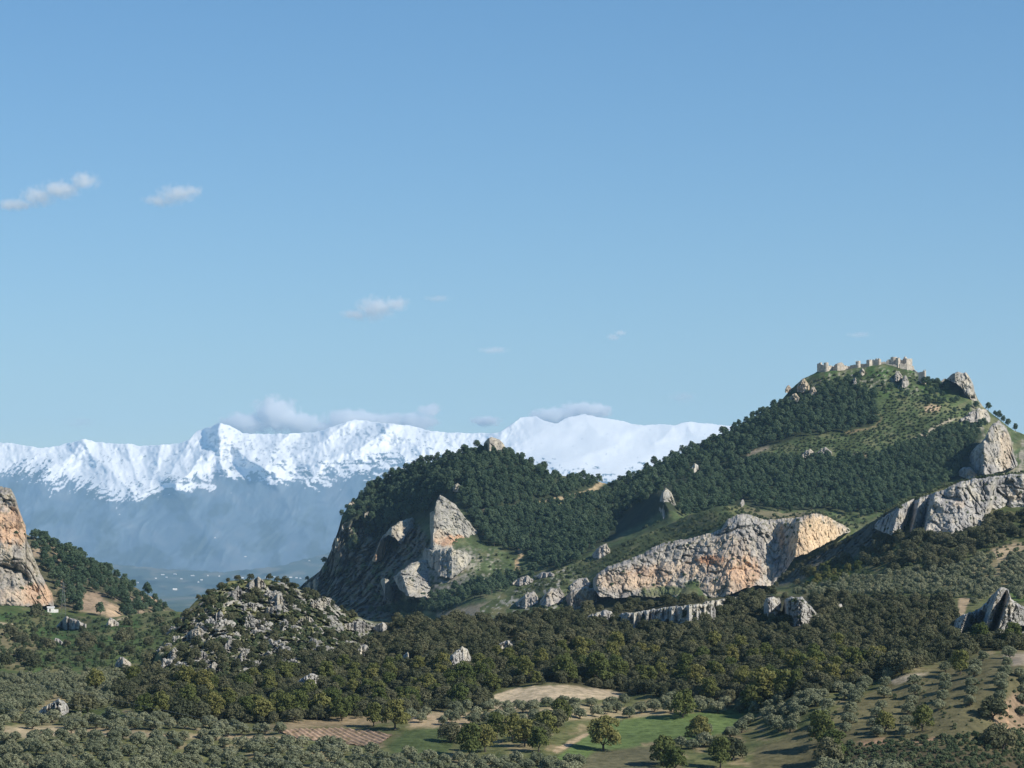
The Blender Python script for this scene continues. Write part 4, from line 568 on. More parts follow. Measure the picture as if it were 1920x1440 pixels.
def scatter_stuff(name, k, P, wd, label, cat, group):
    """the many too small to single out: one object, instances on its points"""
    me = bpy.data.meshes.new(name); n = len(P); me.vertices.add(n); me.vertices.foreach_set('co', np.asarray(P, np.float32).ravel())
    r = np.random.RandomState(n); a = me.attributes.new('scl', 'FLOAT_VECTOR', 'POINT'); s = np.c_[wd, wd * r.uniform(.9, 1.1, n), wd * r.uniform(.85, 1.15, n)]; a.data.foreach_set('vector', s.astype(np.float32).ravel())
    a = me.attributes.new('rot', 'FLOAT_VECTOR', 'POINT'); a.data.foreach_set('vector', np.c_[np.zeros(n), np.zeros(n), r.uniform(0, 6.28, n)].astype(np.float32).ravel())
    me.update(); o = bpy.data.objects.new(name, me); C.objects.link(o); tag(o, label, cat, group, 'stuff')
    ng = bpy.data.node_groups.new(name, 'GeometryNodeTree'); ng.interface.new_socket('Geometry', in_out='INPUT', socket_type='NodeSocketGeometry'); ng.interface.new_socket('Geometry', in_out='OUTPUT', socket_type='NodeSocketGeometry')
    N = ng.nodes; L = ng.links; gi = N.new('NodeGroupInput'); go = N.new('NodeGroupOutput'); ip = N.new('GeometryNodeInstanceOnPoints'); jn = N.new('GeometryNodeJoinGeometry')
    for (kk, i), po in PROTO.items():
        if kk != k: continue
        oi = N.new('GeometryNodeObjectInfo'); oi.inputs['Object'].default_value = po; oi.inputs['As Instance'].default_value = True; oi.transform_space = 'ORIGINAL'; L.new(oi.outputs['Geometry'], jn.inputs[0])
    for nm, sk in (('scl', 'Scale'), ('rot', 'Rotation')):
        na = N.new('GeometryNodeInputNamedAttribute'); na.data_type = 'FLOAT_VECTOR'; na.inputs['Name'].default_value = nm; L.new(na.outputs['Attribute'], ip.inputs[sk])
    ip.inputs['Pick Instance'].default_value = True
    rv = N.new('FunctionNodeRandomValue'); rv.data_type = 'INT'; rv.inputs[4].default_value = 0; rv.inputs[5].default_value = 7; L.new(rv.outputs[2], ip.inputs['Instance Index'])
    L.new(gi.outputs[0], ip.inputs['Points']); L.new(jn.outputs[0], ip.inputs['Instance']); L.new(ip.outputs[0], go.inputs[0])
    md = o.modifiers.new('scatter', 'NODES'); md.node_group = ng; return o
def scat(poly, sx, sy, jit=.45, seed=0, avoid=(), stagger=True, rocks=True, keep=1.0):
    p = np.array(poly, float); r = np.random.RandomState(seed + 11); xs = np.arange(p[:, 0].min(), p[:, 0].max() + sx, sx); yy = np.arange(p[:, 1].min(), p[:, 1].max() + sy, sy)
    X, Yy = np.meshgrid(xs, yy); X = X + (np.arange(len(yy)) % 2)[:, None] * sx * .5 * stagger; X = X + r.uniform(-jit, jit, X.shape) * sx; Yy = Yy + r.uniform(-jit, jit, X.shape) * sy
    X, Yy = X.ravel(), Yy.ravel(); m = inside(poly, X, Yy) & (r.uniform(size=X.shape) < keep)
    for a in avoid: m &= ~inside(a, X, Yy)
    if rocks:
        for a, _ in ROCKS:
            m &= ~(inside(a, X, Yy) | (inside(a, X, Yy - 7) & (r.uniform(size=X.shape) < .75)))
    return X[m], Yy[m]
class Pool:
    """all plants of one kind: the largest in the picture become things, the rest one mass"""
    def __init__(s): s.px, s.py, s.P, s.w, s.f = [], [], [], [], []
    def add(s, sheet, px, py, wmin, wmax, force=False, seed=1):
        px = np.atleast_1d(np.asarray(px, float)); py = sheet.clampy(px, np.atleast_1d(np.asarray(py, float))); r = np.random.RandomState(seed + len(px))
        s.px.append(px); s.py.append(py); s.P.append(sheet.at(px, py)); s.w.append(wmin + (wmax - wmin) * r.uniform(size=px.shape) ** 1.3); s.f.append(np.full(px.shape, force))
    def build(s, k, name, adj, noun, cat, group, limit, massname, masslabel, massgroup, prio=None, sz=1.0):
        px, py, P, w_, f = map(np.concatenate, (s.px, s.py, s.P, s.w, s.f)); vis = w_ / P[:, 1] + np.where(f, 1.0, 0); 
        inframe = (px > -8) & (px < 1928) & (py < 1450); vis = np.where(inframe, vis, -1)
        o = np.argsort(-vis); a, b = o[:limit], o[limit:]; a = a[vis[a] > 0]
        lb = place_labels(adj, noun, px[a], py[a], w_[a])
        for i, t in zip(a, lb): plant(k, name, P[i], w_[i], t, cat, group, sz=sz * rng.uniform(.9, 1.1))
        if len(b): 
            Q = P[b].copy(); Q[:, 2] -= .04 * w_[b]; scatter_stuff(massname, k, Q, w_[b], masslabel, cat, massgroup)
        print(name, len(a), len(b))

pine = Pool()
F1 = [(652, 962), (690, 918), (745, 888), (830, 861), (880, 846), (905, 838), (950, 850), (1040, 894), (1110, 900), (1130, 910), (1090, 924), (1050, 934), (985, 943), (880, 962), (866, 945), (840, 928), (818, 930), (800, 965), (770, 972), (735, 985), (700, 1006), (665, 1016), (650, 1000)]
F2 = [(880, 968), (985, 952), (1060, 944), (1110, 932), (1145, 912), (1180, 898), (1300, 842), (1360, 814), (1420, 779), (1480, 752), (1530, 738), (1545, 722), (1610, 722), (1640, 745), (1645, 795), (1585, 812), (1500, 820), (1420, 840), (1395, 868), (1310, 890), (1235, 930), (1170, 965), (1150, 1000), (1130, 1020), (1080, 1055), (1040, 1072), (990, 1055), (985, 1040), (960, 1035), (925, 1030), (892, 1000)]
F3 = [(1262, 925), (1310, 895), (1400, 868), (1510, 862), (1625, 858), (1715, 828), (1790, 804), (1845, 802), (1812, 862), (1800, 894), (1740, 930), (1660, 968), (1620, 970), (1540, 958), (1440, 962), (1400, 945), (1350, 960), (1275, 972), (1264, 950)]
F4 = [(690, 1152), (740, 1140), (800, 1126), (900, 1096), (960, 1080), (1010, 1070), (1000, 1090), (950, 1112), (880, 1130), (830, 1152), (760, 1160)]
F5 = [(55, 1006), (92, 1014), (130, 1030), (200, 1070), (265, 1110), (320, 1142), (300, 1160), (240, 1158), (120, 1152), (105, 1120), (95, 1090), (70, 1050)]
for i, (pz, sx, sy) in enumerate([(F1, 9.6, 6.4), (F2, 9.6, 6.2), (F3, 9.6, 6.4), (F4, 10, 6.6)]): pine.add(G, *scat(pz, sx, sy, seed=i, avoid=[[(1148, 1008), (1165, 975), (1200, 952), (1236, 926), (1248, 975), (1200, 1000)]]), 5.0, 8.2, seed=i)
x, y = scat(F5, 12, 9, seed=9, avoid=[[(160, 1110), (190, 1114), (200, 1150), (150, 1150)], [(200, 1130), (228, 1136), (228, 1158), (200, 1158)]], keep=.85); pine.add(left_hill, x, y, 4.6, 7.6)
pine.add(G, *scat([(1722, 732), (1735, 718), (1760, 722), (1775, 728), (1785, 745), (1800, 760), (1760, 765), (1725, 752)], 13, 10, seed=21), 5.5, 8)
pine.add(G, [1740, 1758, 1775, 1853, 1866, 1873, 1881, 1890, 1904, 1790, 1815, 1830, 1700, 1640, 1610, 1655, 1690, 1670, 1590], [720, 724, 730, 769, 780, 787, 793, 799, 809, 776, 772, 768, 748, 742, 716, 724, 738, 733, 714], 5, 7.5, True)
pine.add(G, [576, 608, 641, 650, 663, 700, 722, 750], [1090, 1054, 966, 952, 944, 912, 900, 890], 4.5, 7.5, True)
pine.build('pine', 'pine_tree', 'dark green', 'pine', 'pine tree', 'pines on the hills', 300, 'pine_forest', 'dark blue green pine forest covering the hillsides under the castle', 'pine forest')

oak = Pool()
OAKS = [(215, 1310), (260, 1275), (300, 1262), (340, 1280), (450, 1274), (560, 1252), (650, 1226), (710, 1185), (740, 1168), (860, 1162), (960, 1156), (1060, 1154), (1150, 1138), (1250, 1128), (1350, 1122), (1440, 1118), (1560, 1122), (1700, 1124), (1790, 1124), (1790, 1190), (1880, 1205), (2240, 1190), (2240, 1215), (1870, 1222), (1700, 1256), (1640, 1285), (1560, 1300), (1420, 1318), (1300, 1318), (1180, 1302), (1060, 1282), (990, 1284), (930, 1296), (905, 1335), (830, 1335), (700, 1345), (560, 1355), (500, 1362), (400, 1352), (260, 1338), (215, 1328)]
oak.add(J, *scat(OAKS, 13.5, 7.2, seed=31), 2.8, 6.6, seed=5)
oak.add(J, *scat([(215, 1290), (250, 1262), (285, 1245), (300, 1260), (300, 1300), (230, 1310)], 18, 8, seed=33), 4.5, 7)
x, y = scat(KNOLL, 15, 9, seed=32, keep=.62); m = (fbm(x / 26, y / 16, 6.2, 3) < .12) | (y > 1215); oak.add(J, x[m], y[m], 2.0, 5.2); oak.add(J, [372, 392, 410, 428, 446, 470, 505, 520, 538, 556, 575, 590, 606, 622, 640, 660], 1086, 2.0, 3.6)
oak.add(VAL, *scat([(0, 1190), (60, 1180), (170, 1185), (330, 1160), (330, 1240), (200, 1255), (0, 1265)], 36, 17, seed=34, keep=.8), 4, 8)
oak.add(VAL, [20, 36, 44, 65, 40, 50, 62, 160, 150, 172, 228, 240, 90, 70], [1195, 1205, 1210, 1158, 1238, 1243, 1252, 1205, 1215, 1212, 1207, 1204, 1220, 1155], 7, 9, True)
oak.add(I, *scat([(1480, 1098), (1560, 1062), (1650, 1028), (1700, 1012), (1800, 1010), (1860, 992), (1930, 970), (2240, 965), (2240, 1000), (1900, 1010), (1850, 1030), (1800, 1060), (1720, 1084), (1660, 1072), (1600, 1060), (1560, 1080), (1500, 1106)], 22, 11, seed=35), 5, 9.5)
oak.add(J, [1860, 1880, 1690, 1665, 845, 1045, 1860, 1375, 1010, 1555, 345, 375, 340, 150, 165], [1402, 1408, 1264, 1262, 1392, 1368, 1350, 1425, 1392, 1440, 1290, 1355, 1352, 1338, 1336], 7.5, 10, True)
bx = np.arange(1640, 1930, 9.0); by = np.interp(bx, [1640, 1690, 1720, 1770, 1826, 1850, 1860, 1930], [1004, 1018, 1008, 1012, 1004, 996, 974, 968]) + 3; oak.add(I, bx, by + np.random.RandomState(8).uniform(-2, 5, len(bx)), 4.5, 8.5)
bx = np.arange(1455, 1600, 8.0); by = np.interp(bx, [1455, 1490, 1550, 1600], [1100, 1070, 1034, 1012]); oak.add(I, bx, by, 2.5, 5)
oak.build('oak', 'holm_oak', 'dark olive', 'holm oak', 'oak tree', 'holm oaks of the scrubby wood', 300, 'oak_wood', 'dark brownish evergreen oak wood covering the plateau and knoll', 'oak wood')

broad = Pool()
BR = [(740, 1368, 11), (1280, 1346, 10.5), (1132, 1408, 12), (1050, 1362, 9), (1020, 1385, 9.5), (1310, 1392, 9), (870, 1290, 9.5), (860, 1328, 9), (900, 1284, 9), (1430, 1322, 12), (1410, 1335, 10), (1470, 1310, 9.5), (1330, 1312, 9), (1120, 1284, 12), (1060, 1280, 10), (1160, 1282, 9), (1500, 1270, 9), (1530, 1262, 9), (1560, 1285, 8), (1245, 1436, 9.5), (1265, 1448, 9), (1560, 1424, 9.5), (1540, 1400, 11), (1730, 1370, 8), (1660, 1375, 7.5), (400, 1350, 9), (430, 1340, 8), (460, 1350, 9), (350, 1300, 10), (380, 1305, 9), (250, 1290, 8), (300, 1340, 7.5), (180, 1300, 9), (560, 1345, 9), (600, 1346, 9), (640, 1352, 8), (520, 1340, 9), (700, 1362, 8), (880, 1420, 10), (910, 1410, 8), (960, 1390, 9), (985, 1400, 9), (930, 1385, 8), (770, 1330, 8), (1800, 1265, 8), (1900, 1215, 9), (1840, 1214, 9), (1640, 1250, 8), (1600, 1255, 8), (1215, 1285, 8.5), (270, 1340, 7), (480, 1345, 9), (660, 1340, 8), (1010, 1410, 8), (1450, 1300, 9), (1390, 1300, 8.5), (800, 1300, 8), (690, 1310, 8), (580, 1316, 8), (1350, 1440, 9)]
b = np.array(BR); broad.px.append(b[:, 0]); broad.py.append(b[:, 1]); broad.P.append(J.at(b[:, 0], b[:, 1])); broad.w.append(b[:, 2] * .88); broad.f.append(np.ones(len(b), bool))
broad.add(J, *scat([(330, 1345), (300, 1300), (500, 1268), (700, 1255), (1000, 1225), (1300, 1215), (1620, 1225), (1700, 1250), (1560, 1296), (1400, 1312), (1180, 1300), (1060, 1280), (930, 1290), (900, 1332), (700, 1342), (500, 1355)], 40, 17, seed=42, keep=.8), 4.5, 8)
gq = scat([(1520, 1080), (1560, 1062), (1610, 1068), (1590, 1095), (1510, 1105)], 17, 10, seed=41); broad.add(I, *gq, 4.5, 6.5)
broad.build('broad', 'broadleaf_tree', 'yellow green', 'broadleaf tree', 'broadleaf tree', 'fresh green broadleaf trees', 300, 'broadleaf_wood', '', '')

olive = Pool()
z2 = [(780, 480), (815, 420), (1020, 465), (1270, 450), (1275, 515), (1250, 590), (1220, 670), (1030, 545), (1000, 630), (975, 700), (955, 790), (770, 570), (755, 665), (720, 735), (700, 820), (500, 700), (485, 785), (455, 860), (270, 735), (235, 800), (200, 870), (90, 715), (120, 650), (300, 670), (520, 620), (1275, 360), (1350, 315), (1520, 325), (1510, 395), (1490, 475), (1490, 555), (1480, 635), (1585, 265), (1780, 315), (1765, 390), (1740, 445), (1735, 515), (1725, 600), (1715, 700), (1800, 245), (10, 850), (40, 785), (60, 720), (160, 590), (250, 580), (480, 520), (620, 480), (940, 890), (720, 890), (1920, 470), (1920, 540), (1910, 620), (1905, 720), (1880, 400)]
olive.add(J, [1480 + a * .2292 for a, _ in z2], [1178 + b * .2292 for _, b in z2], 3.9, 4.7, True)
olive.add(J, *scat([(-300, 1376), (200, 1374), (420, 1384), (520, 1396), (700, 1412), (860, 1428), (1090, 1432), (1090, 1500), (-300, 1500)], 29, 15, jit=.28, seed=51), 4.0, 5.4)
olive.add(J, *scat([(-300, 1346), (130, 1346), (260, 1352), (420, 1366), (540, 1372), (500, 1384), (330, 1376), (200, 1370), (-300, 1366)], 24, 11, jit=.3, seed=52), 4.2, 5.6)
olive.add(J, *scat([(-300, 1272), (180, 1268), (260, 1262), (250, 1276), (215, 1290), (205, 1330), (130, 1336), (-300, 1338)], 17, 6.5, jit=.22, seed=53), 3.6, 4.8)
olive.add(J, *scat([(760, 1350), (900, 1330), (960, 1322), (1180, 1318), (1300, 1316), (1420, 1322), (1420, 1340), (1300, 1342), (1200, 1345), (1080, 1354), (900, 1362), (770, 1364)], 31, 10.5, jit=.3, seed=54, keep=.9), 3.8, 5.2)
olive.add(J, [1276, 1315, 1325, 1335, 1350, 1370, 1390, 1400, 1405, 1440, 1450, 1300, 1320, 1460, 1475, 1490], [1402, 1382, 1376, 1400, 1410, 1384, 1374, 1362, 1356, 1350, 1365, 1405, 1400, 1372, 1345, 1335], 4.2, 5.6, True)
olive.add(J, *scat([(1420, 1330), (1500, 1312), (1580, 1296), (1640, 1290), (1620, 1310), (1520, 1330), (1440, 1350)], 26, 11, jit=.3, seed=57), 4, 5)
olive.add(J, *scat([(1560, 1440), (1700, 1446), (1700, 1500), (1450, 1500)], 26, 12, jit=.3, seed=58), 4.0, 5.2)
olive.add(I, *scat([(1500, 1104), (1580, 1092), (1680, 1078), (1800, 1066), (1840, 1048), (2240, 1034), (2240, 1122), (1480, 1122)], 15, 7, jit=.22, seed=55, avoid=[[(1862, 1030), (1905, 1018), (1905, 1040), (1878, 1058), (1872, 1085), (1862, 1085)]]), 4.0, 5.2)
olive.add(J, *scat([(1780, 1122), (1900, 1114), (2240, 1130), (2240, 1142), (1900, 1135), (1790, 1140)], 19, 7, jit=.22, seed=56, avoid=[[(1790, 1112), (1830, 1112), (1810, 1154), (1790, 1154)]]), 3.6, 4.8)
olive.build('olive', 'olive_tree', 'grey green', 'olive tree', 'olive tree', 'olive trees of the groves', 300, 'olive_grove', 'farther rows of grey green olive trees on terraces and groves', 'far olive rows', sz=.88)

shrub = Pool()
CLR = [(1420, 848), (1500, 824), (1640, 802), (1655, 745), (1720, 740), (1780, 760), (1830, 770), (1850, 795), (1790, 800), (1715, 825), (1625, 856), (1510, 862), (1400, 866)]
shrub.add(G, *scat(CLR, 7.5, 4.4, seed=61), 1.8, 4.0)
shrub.add(G, *scat([(1500, 735), (1540, 705), (1650, 692), (1712, 700), (1735, 716), (1725, 745), (1640, 745), (1600, 715)], 10, 6, seed=62, keep=.8), 2.2, 4.6)
shrub.add(H, *scat([(965, 1095), (1060, 1064), (1150, 1026), (1240, 992), (1340, 955), (1390, 948), (1430, 962), (1360, 975), (1340, 995), (1230, 1018), (1120, 1070), (1060, 1100), (980, 1125)], 10, 5.5, seed=63), 2.0, 4.4)
shrub.add(G, *scat([(860, 1040), (960, 1040), (985, 1080), (940, 1100), (860, 1120), (800, 1125), (830, 1075)], 14, 8, seed=64, keep=.7), 2, 4.2)
shrub.add(G, *scat([(600, 1080), (640, 1000), (700, 1005), (720, 1000), (700, 1060), (660, 1080), (600, 1100)], 14, 9, seed=65, keep=.5), 2, 4)
shrub.add(G, *scat([(1160, 1000), (1250, 975), (1300, 975), (1400, 955), (1600, 965), (1650, 985), (1600, 1000), (1400, 960)], 11, 6, seed=66), 2.4, 4.6)
shrub.add(VAL, *scat([(-300, 1150), (90, 1152), (200, 1164), (330, 1150), (340, 1230), (260, 1258), (-300, 1262)], 10, 5.5, seed=67, keep=.8), 1.6, 4.2)
shrub.add(I, *scat([(1500, 1100), (1600, 1060), (1700, 1020), (1860, 990), (2240, 970), (2240, 1040), (1850, 1050), (1700, 1085), (1520, 1115)], 14, 7, seed=68), 1.8, 3.6)
shrub.add(J, *scat([(1540, 1398), (1800, 1380), (1920, 1365), (1940, 1470), (1540, 1470)], 9, 5, seed=69, keep=.8), 1.0, 2.6)
shrub.add(J, *scat([(1480, 1330), (1650, 1290), (1850, 1250), (1920, 1260), (1920, 1370), (1600, 1390), (1480, 1390)], 13, 7, seed=70, keep=.4), .5, 1.6)
x, y = scat(KNOLL, 10, 6, seed=71, keep=.8); m = fbm(x / 48, y / 26, 2.2, 2) < .12; shrub.add(J, x[m], y[m], 1.4, 3.2)
shrub.add(H, *scat([(955, 1100), (1060, 1076), (1115, 1100), (1110, 1140), (960, 1145)], 11, 7, seed=73, rocks=False, keep=.6), 1.6, 4.0)
shrub.add(H, *scat([(1180, 1128), (1300, 1112), (1440, 1106), (1440, 1130), (1200, 1150)], 11, 6, seed=72), 2, 4.4)
bx = np.arange(1116, 1596, 6.0); r9 = np.random.RandomState(9); by = np.interp(bx, [1112, 1140, 1200, 1250, 1330, 1382, 1430, 1490, 1530, 1594], [1086, 1062, 1040, 1016, 1000, 965, 974, 972, 962, 992]); shrub.add(H, bx, by - r9.uniform(-1, 6, len(bx)), 2.2, 4.6)
bx = np.arange(1646, 1930, 6.0); by = np.interp(bx, [p[0] for p in I_TOP], [p[1] for p in I_TOP]); shrub.add(I, bx, by, 1.6, 3.4)
for a, b_, p in FACE:                     # bushes rooted in the ledges of the cliffs
    shrub.px.append(a); shrub.py.append(b_); shrub.P.append(p + np.array([0, .5, -.3])); shrub.w.append(1.2 + 2.4 * np.random.RandomState(len(a)).uniform(size=len(a)) ** 1.5); shrub.f.append(np.zeros(len(a), bool))
shrub.build('shrub', 'shrub', 'rounded green', 'shrub', 'shrub', 'shrubs on the open slopes', 120, 'scrub', 'low blue green scrub dotted over the open slopes and clearings', 'hillside scrub')

# ------------------------------------------------------------------ boulders of the knoll
def boulder_mesh(seed):
    bm = bmesh.new(); bmesh.ops.create_icosphere(bm, subdivisions=4, radius=.5); co = np.array([v.co[:] for v in bm.verts]); n = co / np.linalg.norm(co, axis=1)[:, None]
    s = seed * 7.7; d = .45 * blocky(co, .34, 1.5, s) * .6 + .2 * blocky(co, .15, 1.5, s) * .6 + .22 * (ridged(co[:, 0] * 2.2 + s, co[:, 1] * 2.2, co[:, 2] * 1.4, 4, .6) - .72) * 2 + .25 * fbm(co[:, 0] * 1.5 + s, co[:, 1] * 1.5, co[:, 2] * 1.5, 2)
    co = co + n * d[:, None]; co = co * np.array([1, .8, .75])
    for v, c in zip(bm.verts, co): v.co = c
    me = bpy.data.meshes.new('boulder'); bm.to_mesh(me); bm.free(); a = me.attributes.new('Col', 'FLOAT_COLOR', 'POINT'); c = np.tile(np.array([.36, .35, .325, 1], np.float32), (len(co), 1)); a.data.foreach_set('color', c.ravel()); me.materials.append(M_boulder); return me
M_boulder = rock_mat('boulder_stone', 18)
BM = [boulder_mesh(i) for i in range(5)]
kx, ky = scat(KNOLL, 21, 11, seed=81, keep=.75); m = fbm(kx / 48, ky / 26, 2.2, 2) > -.12; kx, ky = kx[m], J.clampy(kx[m], ky[m])
ksz = 2.4 + 5.0 * np.random.RandomState(3).uniform(size=len(kx)) ** 1.6
for i, (P, t) in enumerate(zip(J.at(kx, ky), place_labels('white limestone', 'boulder', kx, ky, ksz))):
    o = bpy.data.objects.new('boulder', BM[i % 5]); C.objects.link(o); o.location = (P[0], P[1], P[2] - .12 * ksz[i]); o.rotation_euler = (rng.uniform(-.3, .3), rng.uniform(-.3, .3), rng.uniform(0, 6.28)); o.scale = (ksz[i], ksz[i], ksz[i] * rng.uniform(.8, 1.3)); tag(o, t, 'boulder', 'limestone boulders on the rocky knoll')

# ------------------------------------------------------------------ castle
def prism(bm, a, b, z0, za, zb, th):
    """wall from a to b (x, y), foot z0, tops za and zb, thickness th"""
    a, b = Vector(a), Vector(b); d = (b - a).normalized(); nrm = Vector((-d.y, d.x)) * th / 2
    q = [bm.verts.new((*(p + s), z)) for p, z in ((a, z0), (b, z0), (b, zb), (a, za)) for s in (nrm, -nrm)]
    for f in ((0, 2, 4, 6), (7, 5, 3, 1), (0, 1, 3, 2), (2, 3, 5, 4), (4, 5, 7, 6), (6, 7, 1, 0)): bm.faces.new([q[i] for i in f])
def cyl(bm, x, y, z0, z1, r0, r1, n=20, rag=0.0, seed=0):
    rr = random.Random(seed); A = []
    for z, r in ((z0, r0), (z1, r1)): A.append([bm.verts.new((x + r * math.cos(t), y + r * math.sin(t), z + (rr.uniform(-rag, rag) if z == z1 else 0))) for t in [2 * math.pi * i / n for i in range(n)]])
    for i in range(n): bm.faces.new((A[0][i], A[0][(i + 1) % n], A[1][(i + 1) % n], A[1][i]))
    bm.faces.new(A[1]); bm.faces.new(A[0][::-1])
def boxr(bm, x, y, z0, z1, wx, wy, yaw):
    c, s = math.cos(yaw), math.sin(yaw); q = [bm.verts.new((x + c * u - s * v, y + s * u + c * v, z)) for z in (z0, z1) for u, v in ((-wx / 2, -wy / 2), (wx / 2, -wy / 2), (wx / 2, wy / 2), (-wx / 2, wy / 2))]
    for f in ((3, 2, 1, 0), (4, 5, 6, 7), (0, 1, 5, 4), (1, 2, 6, 5), (2, 3, 7, 6), (3, 0, 4, 7)): bm.faces.new([q[i] for i in f])
def fin(name, bm, mat, parent, loc):
    bmesh.ops.recalc_face_normals(bm, faces=bm.faces); me = bpy.data.meshes.new(name); bm.to_mesh(me); bm.free(); me.materials.append(mat); o = bpy.data.objects.new(name, me); C.objects.link(o); o.parent = parent; return o
CY = 2860.0; k_ = CY / F
cX = lambda px: (px - 1620) * k_; cZ = lambda py: (690 - py) * k_
castle = empty('castle', ((1620 - CX) * k_, CY, (HY - 690) * k_)); tag(castle, 'ruined sandstone castle with towers and chapel on the hill summit', 'castle')
def cwall(x0, x1, t0, t1, y0=0, y1=0, foot=8, th=1.8):
    bm = bmesh.new(); n = max(2, int(abs(x1 - x0) / 2.2)); r = random.Random(int(x0 * 7))
    for i in range(n):
        u0, u1 = i / n, (i + 1) / n; jz = r.uniform(-1.1, .35) + (0.45 if i % 2 and r.random() < .6 else 0); A = (cX(x0 + (x1 - x0) * u0), y0 + (y1 - y0) * u0); B = (cX(x0 + (x1 - x0) * u1), y0 + (y1 - y0) * u1)
        z0 = min(cZ(t0), cZ(t1)) - foot; prism(bm, A, B, z0, cZ(t0 + (t1 - t0) * u0) + jz, cZ(t0 + (t1 - t0) * u1) + jz, th)
    return fin('curtain_wall', bm, M_stone, castle, None)
def ctower(x0, x1, pt, pb, y=-2, sq=False, yaw=.6, name='tower', rag=.8):
    bm = bmesh.new(); r = (x1 - x0) / 2 * k_; x = cX((x0 + x1) / 2)
    if sq: boxr(bm, x, y, cZ(pb) - 6, cZ(pt), r * 1.5, r * 1.5, yaw); [boxr(bm, x + math.cos(yaw) * u * r * .55, y + math.sin(yaw) * u * r * .55, cZ(pt) - .2, cZ(pt) + r_, r * .4, r * .9, yaw) for u, r_ in ((-1, .5), (1, .8))]
    else: cyl(bm, x, y, cZ(pb) - 6, cZ(pt), r * 1.08, r, rag=rag, seed=int(x0))
    return fin(name, bm, M_stone, castle, None)
cwall(1534, 1540, 682, 680.5, 4, 0, 14); cwall(1540, 1545, 681, 685, 0, -2, 14); ctower(1543.5, 1552.5, 681.5, 697, -5); cwall(1552, 1558, 686, 686, -4, -1); cwall(1558, 1567, 686, 685.5, 4, -3, 7)
def gabled(x0, x1, pe, pr, pb, y, yaw, name):
    bm = bmesh.new(); L = (x1 - x0) * k_; x = cX((x0 + x1) / 2); boxr(bm, x, y, cZ(pb) - 5, cZ(pe), L * .95, L * .7, yaw); c, s = math.cos(yaw), math.sin(yaw); h = cZ(pr)
    P = lambda u, v, z: bm.verts.new((x + c * u - s * v, y + s * u + c * v, z)); z = cZ(pe) + .05; l2, w2 = L * .49, L * .36; q = [P(-l2, -w2, z), P(l2, -w2, z), P(l2, w2, z), P(-l2, w2, z), P(l2 * .3, -w2, h), P(l2 * .3, w2, h)]
    for f in ((0, 1, 4), (3, 5, 2), (1, 2, 5, 4), (0, 4, 5, 3)): bm.faces.new([q[i] for i in f])
    return fin(name, bm, M_stone, castle, None)
gabled(1566, 1580, 683.5, 680, 695, -4, .35, 'gatehouse')
cwall(1579, 1590, 685.5, 685.5, 0, 3); cwall(1590, 1605, 686.5, 683, 4, -1); ctower(1603.5, 1612.5, 677.5, 690, -4); cwall(1612, 1625, 681, 682, 2, -1); ctower(1624, 1634.5, 676, 688, -3, True, .7); cwall(1634, 1647, 677, 671.5, 3, -1); cwall(1647, 1651, 671.5, 674, -1, 0); cwall(1650, 1669, 677.5, 676.5, 2, 1)
ctower(1670, 1682, 669.5, 682, 1, name='keep', rag=.3); cwall(1664, 1671, 673, 673, 1, 1); ctower(1678, 1686.5, 672.5, 689, -5, True, .75); cwall(1685, 1696, 673.5, 673.5, 2, -1, 9); cwall(1685, 1698, 681.5, 682, -6, -6, 6); cwall(1698, 1712, 684, 687.5, -6, -3, 8); cwall(1708, 1714, 686, 692, -3, 0, 6); cwall(1660, 1680, 682, 684, -4, -6, 5)
bm = bmesh.new(); boxr(bm, cX(1701), -2, cZ(692), cZ(673), 7.2, 6.5, .5); chap = fin('chapel', bm, M_stone, castle, None)
bm = bmesh.new(); cyl(bm, cX(1696.6), -2.5, cZ(674), cZ(671), 1.7, 1.7, 14); cyl(bm, cX(1696.6), -2.5, cZ(671), cZ(669.2), 1.7, .9, 14); cyl(bm, cX(1696.6), -2.5, cZ(669.2), cZ(666.8), .3, .15, 8); fin('dome', bm, M_stone, chap, None)
for (x0, x1, a, b_) in ((1712, 1722, 693.5, 698), (1722, 1731, 699, 705)): cwall(x0, x1, a, b_, -4, -6, 4)
LY = 2826.0; lt = empty('ruined_tower', ((1733.5 - CX) * LY / F, LY, (HY - 711) * LY / F)); tag(lt, 'lone slim round tower with broken top right of the castle', 'tower'); kl = LY / F
bm = bmesh.new(); cyl(bm, 0, 0, -5, 15.5 * kl, 1.55, 1.35, 18, .5, 3); fin('tower_shaft', bm, M_stone, lt, None)
bm = bmesh.new(); boxr(bm, -.7, 0, 15.0 * kl, 17.6 * kl, .6, 1.2, .3); boxr(bm, .8, .1, 15.0 * kl, 18.2 * kl, .45, .9, .3); fin('merlon', bm, M_stone, lt, None)
bm = bmesh.new(); prism(bm, (-5.5, 3.2), (-1.2, .6), -4, 13 * kl, 14.6 * kl, 1.0); fin('wall_stub', bm, M_stone, lt, None)
rw = empty('ruined_wall', ((1771 - CX) * LY / F, LY - 2, (HY - 716) * LY / F)); tag(rw, 'stump of pale masonry wall leaning on the castle crag', 'wall')
bm = bmesh.new(); [prism(bm, (-4 + i * 1.3, .3 * i), (-2.7 + i * 1.3, .3 * i + .3), -4, z, z2_, 1.2) for i, (z, z2_) in enumerate(((.4, 1.2), (1.4, 2.4), (2.8, 3.1), (3.3, 3.0), (2.6, 2.9), (3.4, 3.0)))]; fin('masonry', bm, M_stone, rw, None)

